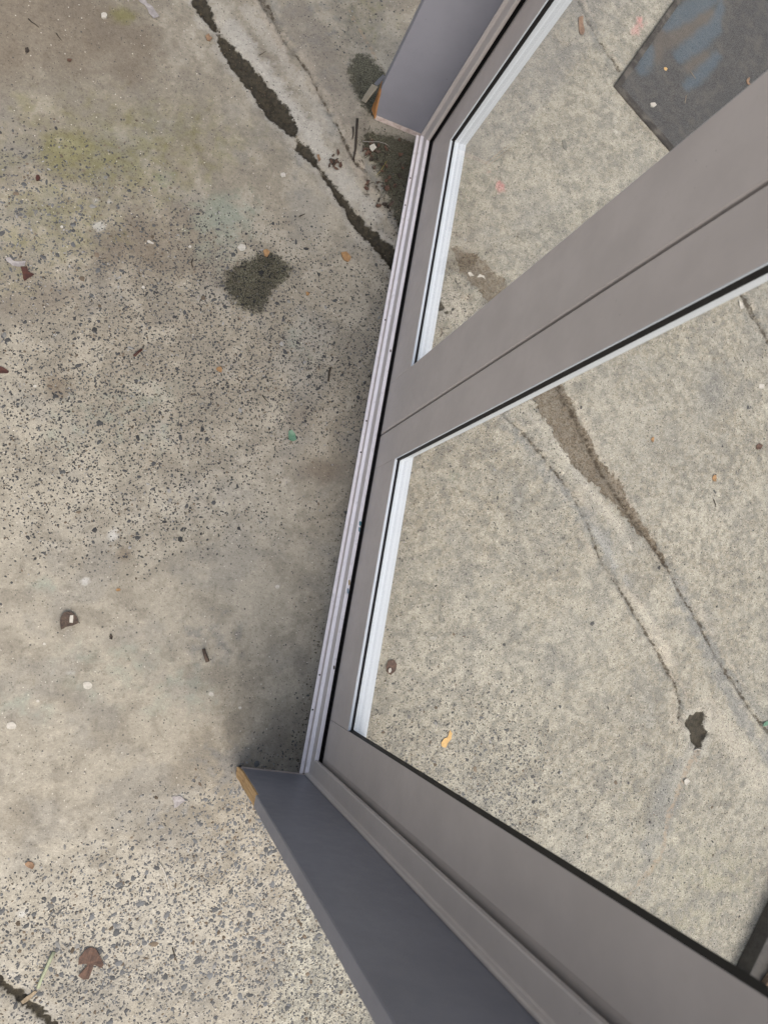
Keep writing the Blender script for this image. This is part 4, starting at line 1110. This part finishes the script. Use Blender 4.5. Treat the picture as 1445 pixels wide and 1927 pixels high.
# litter by the foot of the lighter board
twig('stick', [(672, 225), (671, 240), (670, 258), (669, 278), (667, 298)], 0.0030, M_TWIG, 'straight black stick lying near the lighter board foot', 'stick', taper=0.8)
twig('twig', [(664, 240), (665, 252), (663, 262)], 0.0020, M_TWIG, 'short dark twig touching the straight black stick', 'twig')
twig('wire', [(682, 266), (695, 269), (712, 270), (725, 273), (733, 277)], 0.0008, M_STEEL, 'thin pale bent wire over the leaf litter by the lighter board', 'wire', arch=0.006)
twig('stem', [(727, 304), (722, 312), (716, 322), (708, 330)], 0.0008, mat_plain('dry_grass', (0.28, 0.24, 0.09), (0.2, 0.16, 0.06), 0.7, 200), 'dry yellow grass stem in the dark soil by the sill', 'stem')
twig('stem', [(737, 395), (744, 406), (750, 418)], 0.0010, M_STEEL, 'thin grey stem poking from the soil against the sill', 'stem')
flake('paper_scrap', [(694, 277), (703, 272), (707, 280), (700, 287), (696, 283)], M_WHITEP, 'small white scrap in the leaf litter by the lighter board', 'scrap', 0.001, 0.004, 0.002, 6)
cl = empty('leaf_litter', (*fl(698, 283)[:2], hz(*fl(698, 283)[:2])))
tag(cl, 'clump of dead brown leaf litter beside the foot of the lighter board', 'litter')
rgl = random.Random(21)
for i in range(80):
    u, v = (698 + rgl.gauss(0, 11), 284 + rgl.gauss(0, 13)) if i < 34 else (rgl.uniform(690, 775), rgl.uniform(262, 400))
    if i >= 34 and u > 770 - (v - 262) * 0.18: u -= 40
    if rgl.random() < 0.6:
        o = flake('dead_leaf', regular(u, v, rgl.uniform(3, 7), rgl.uniform(1.5, 4), 5, i, 0.3, rgl.uniform(0, 3)), rgl.choice([M_LEAFB, M_TWIG, M_BARK]), lift=rgl.uniform(0.0005, 0.003), curl=0.004, seed=i)
    else:
        a_ = rgl.uniform(0, 6.28); L_ = rgl.uniform(5, 12)
        o = twig('dead_stem', [(u, v), (u + L_ * math.cos(a_) * 0.5 + 1, v + L_ * math.sin(a_) * 0.5), (u + L_ * math.cos(a_), v + L_ * math.sin(a_))], 0.0008, M_TWIG, lift=rgl.uniform(0.0005, 0.003))
    o.location = Vector(o.location) - Vector(cl.location); o.parent = cl
cl2 = empty('leaf_clump', (*fl(629, 303)[:2], hz(*fl(629, 303)[:2])))
tag(cl2, 'crumpled brown leaf clump beside the long dark crack', 'leaf')
for i in range(14):
    u, v = 629 + rgl.gauss(0, 5), 303 + rgl.gauss(0, 6)
    o = flake('leaf_fold', regular(u, v, rgl.uniform(4, 8), rgl.uniform(2, 3), 5, i + 40, 0.3, rgl.uniform(0, 3)), rgl.choice([M_LEAFB, M_BARK, M_TWIG]), lift=rgl.uniform(0.0005, 0.005), curl=0.006, seed=i)
    o.location = Vector(o.location) - Vector(cl2.location); o.parent = cl2
flake('leaf', [(596, 292), (601, 291), (604, 300), (599, 305)], M_LEAFT, 'tan leaf scrap on the lip of the long crack', 'leaf', 0.001, 0.001, 0.004, 5)
# behind the glass
flake('leaf', [(829, 1397), (834, 1390), (843, 1386), (846, 1373), (850, 1380), (848, 1391), (842, 1398), (838, 1407), (830, 1404)], M_LEAFY, 'yellow dead leaf behind the glass of the sash nearest the darker board', 'leaf', 0.0008, 0.0008, 0.004, 3)
flake('leaf', [(726, 1253), (730, 1243), (740, 1241), (746, 1250), (744, 1262), (734, 1270), (727, 1264)], M_LEAFB, 'round brown husk just behind the lower white bead', 'husk', 0.0014, 0.0004, 0.003, 4)
flake('paper_scrap', regular(732, 1261, 4, 6, 6, 4), M_WHITEP, 'cream scrap lying in the round brown husk', 'scrap', 0.0008, 0.0045, 0.0, 4)
flake('leaf', [(1087, 35), (1095, 32), (1096, 45), (1099, 58), (1095, 68), (1089, 65), (1088, 50)], M_LEAFT, 'long brown leaf behind the glass left of the mat', 'leaf', 0.0008, 0.001, 0.004, 6)
flake('leaf', [(1056, 264), (1062, 262), (1066, 274), (1065, 284), (1059, 280)], mat_plain('grey_leaf', (0.13, 0.13, 0.11), (0.09, 0.09, 0.08), 0.7), 'small dark grey leaf behind the upper glass', 'leaf', seed=4)
flake('leaf', [(1422, 838), (1428, 834), (1434, 838), (1430, 846), (1422, 846)], M_LEAFB, 'small red brown leaf scrap near the right edge behind the glass', 'leaf', seed=7)
flake('paper_square', [(1427, 723), (1437, 723), (1437, 731), (1427, 731)], M_WHITEP, 'small white square chip near the right edge behind the glass', 'chip', 0.001, seed=1, curl=0.0005)
flake('paper_scrap', [(1388, 566), (1396, 570), (1398, 580), (1392, 582)], M_WHITEP, 'pale scrap beside the short crack under the meeting stile', 'scrap', 0.001, seed=2)
flake('paper_scrap', [(1285, 1468), (1292, 1464), (1296, 1470), (1290, 1477), (1286, 1474)], M_WHITEP, 'white scrap beside the pale crack below the dark hollow', 'scrap', 0.001, seed=3)
flake('wood_chip', regular(1343, 900, 3.5, 6, 6, 5), M_CHIPO, 'tiny tan chip right of the dirt patch behind the glass', 'chip', 0.001, seed=5)
flake('wood_chip', regular(1226, 827, 3, 5, 6, 6), M_CHIPO, 'tiny tan fleck just above the end of the brown dirt patch', 'chip', 0.001, seed=6)
twig('twig', [(1340, 940), (1343, 948), (1345, 954)], 0.0014, M_TWIG, 'small dark twig right of the dirt patch behind the glass', 'twig')
flake('paper_scrap', [(880, 513), (886, 512), (892, 519), (884, 520)], M_WHITEP, 'white curled scrap on the dirt behind the upper glass, left of two', 'scrap', 0.0008, 0.001, 0.004, 7, 'curled scraps')
flake('paper_scrap', [(897, 522), (902, 516), (910, 519), (913, 525), (907, 521)], M_WHITEP, 'white curled scrap on the dirt behind the upper glass, right of two', 'scrap', 0.0008, 0.001, 0.004, 8, 'curled scraps')
twig('twig', [(828, 634), (832, 627), (829, 618)], 0.0012, M_LEAFR, 'short reddish twig behind the upper white bead', 'twig')
flake('pebble', [(1218, 199), (1226, 198), (1229, 203), (1225, 206), (1219, 205)], M_WHITEP, 'small white stone on the dark mat', 'pebble', 0.004, 0.0085, 0.0, 8)
twig('straw', [(1286, 184), (1284, 198)], 0.0012, M_TWIGL, 'short straw on the dark mat', 'straw', lift=0.009)
twig('straw', [(1294, 139), (1304, 152)], 0.0008, M_TWIGL, 'thin straw across the lowest blue bar of the mat', 'straw', lift=0.009)
flake('petal', regular(1247, 134, 3, 3, 6, 2), M_LEAFY, 'tiny yellow petal on the mat', 'petal', 0.001, 0.009, 0.001, 2)
flake('leaf', [(1398, 156), (1404, 150), (1402, 160), (1408, 166), (1400, 163)], M_LEAFT, 'small pale leaf scrap on the mat at the stile edge', 'leaf', 0.001, 0.009, 0.002, 2)
flake('tile_chip', [(1433, 1366), (1440, 1358), (1452, 1355), (1452, 1361), (1440, 1366)], M_GREEN, 'green chip at the right edge beside the long crack', 'chip', 0.002, seed=2)
twig('shell_piece', [(1306, 1412), (1314, 1410), (1322, 1412)], 0.0016, M_WHITEP, 'thin white curved piece at the rim of the dark hollow', 'shell')

# dried paint drops stuck to the concrete
for i, (u, v, r_) in enumerate([(165, 1290, 8), (398, 1306, 5), (22, 1366, 8), (84, 1212, 3), (72, 1320, 3), (283, 456, 0), (455, 466, 7), (358, 464, 3), (533, 329, 5), (452, 1332, 3), (67, 727, 3), (522, 1104, 4), (270, 541, 3), (117, 427, 3)]):
    if r_ == 0:
        o = flake('paint_splat', [(277, 453), (281, 452), (290, 457), (289, 460), (279, 457)], M_WHITEP, thick=0.0006, lift=0.0004, curl=0.0006, seed=i)
    else:
        o = flake('paint_splat', regular(u, v, r_ * 1.05, r_ * 0.95, 10, i, 0.18), M_WHITEP, thick=0.0005, lift=0.0003, curl=0.0002, seed=i)
    o.parent = ground
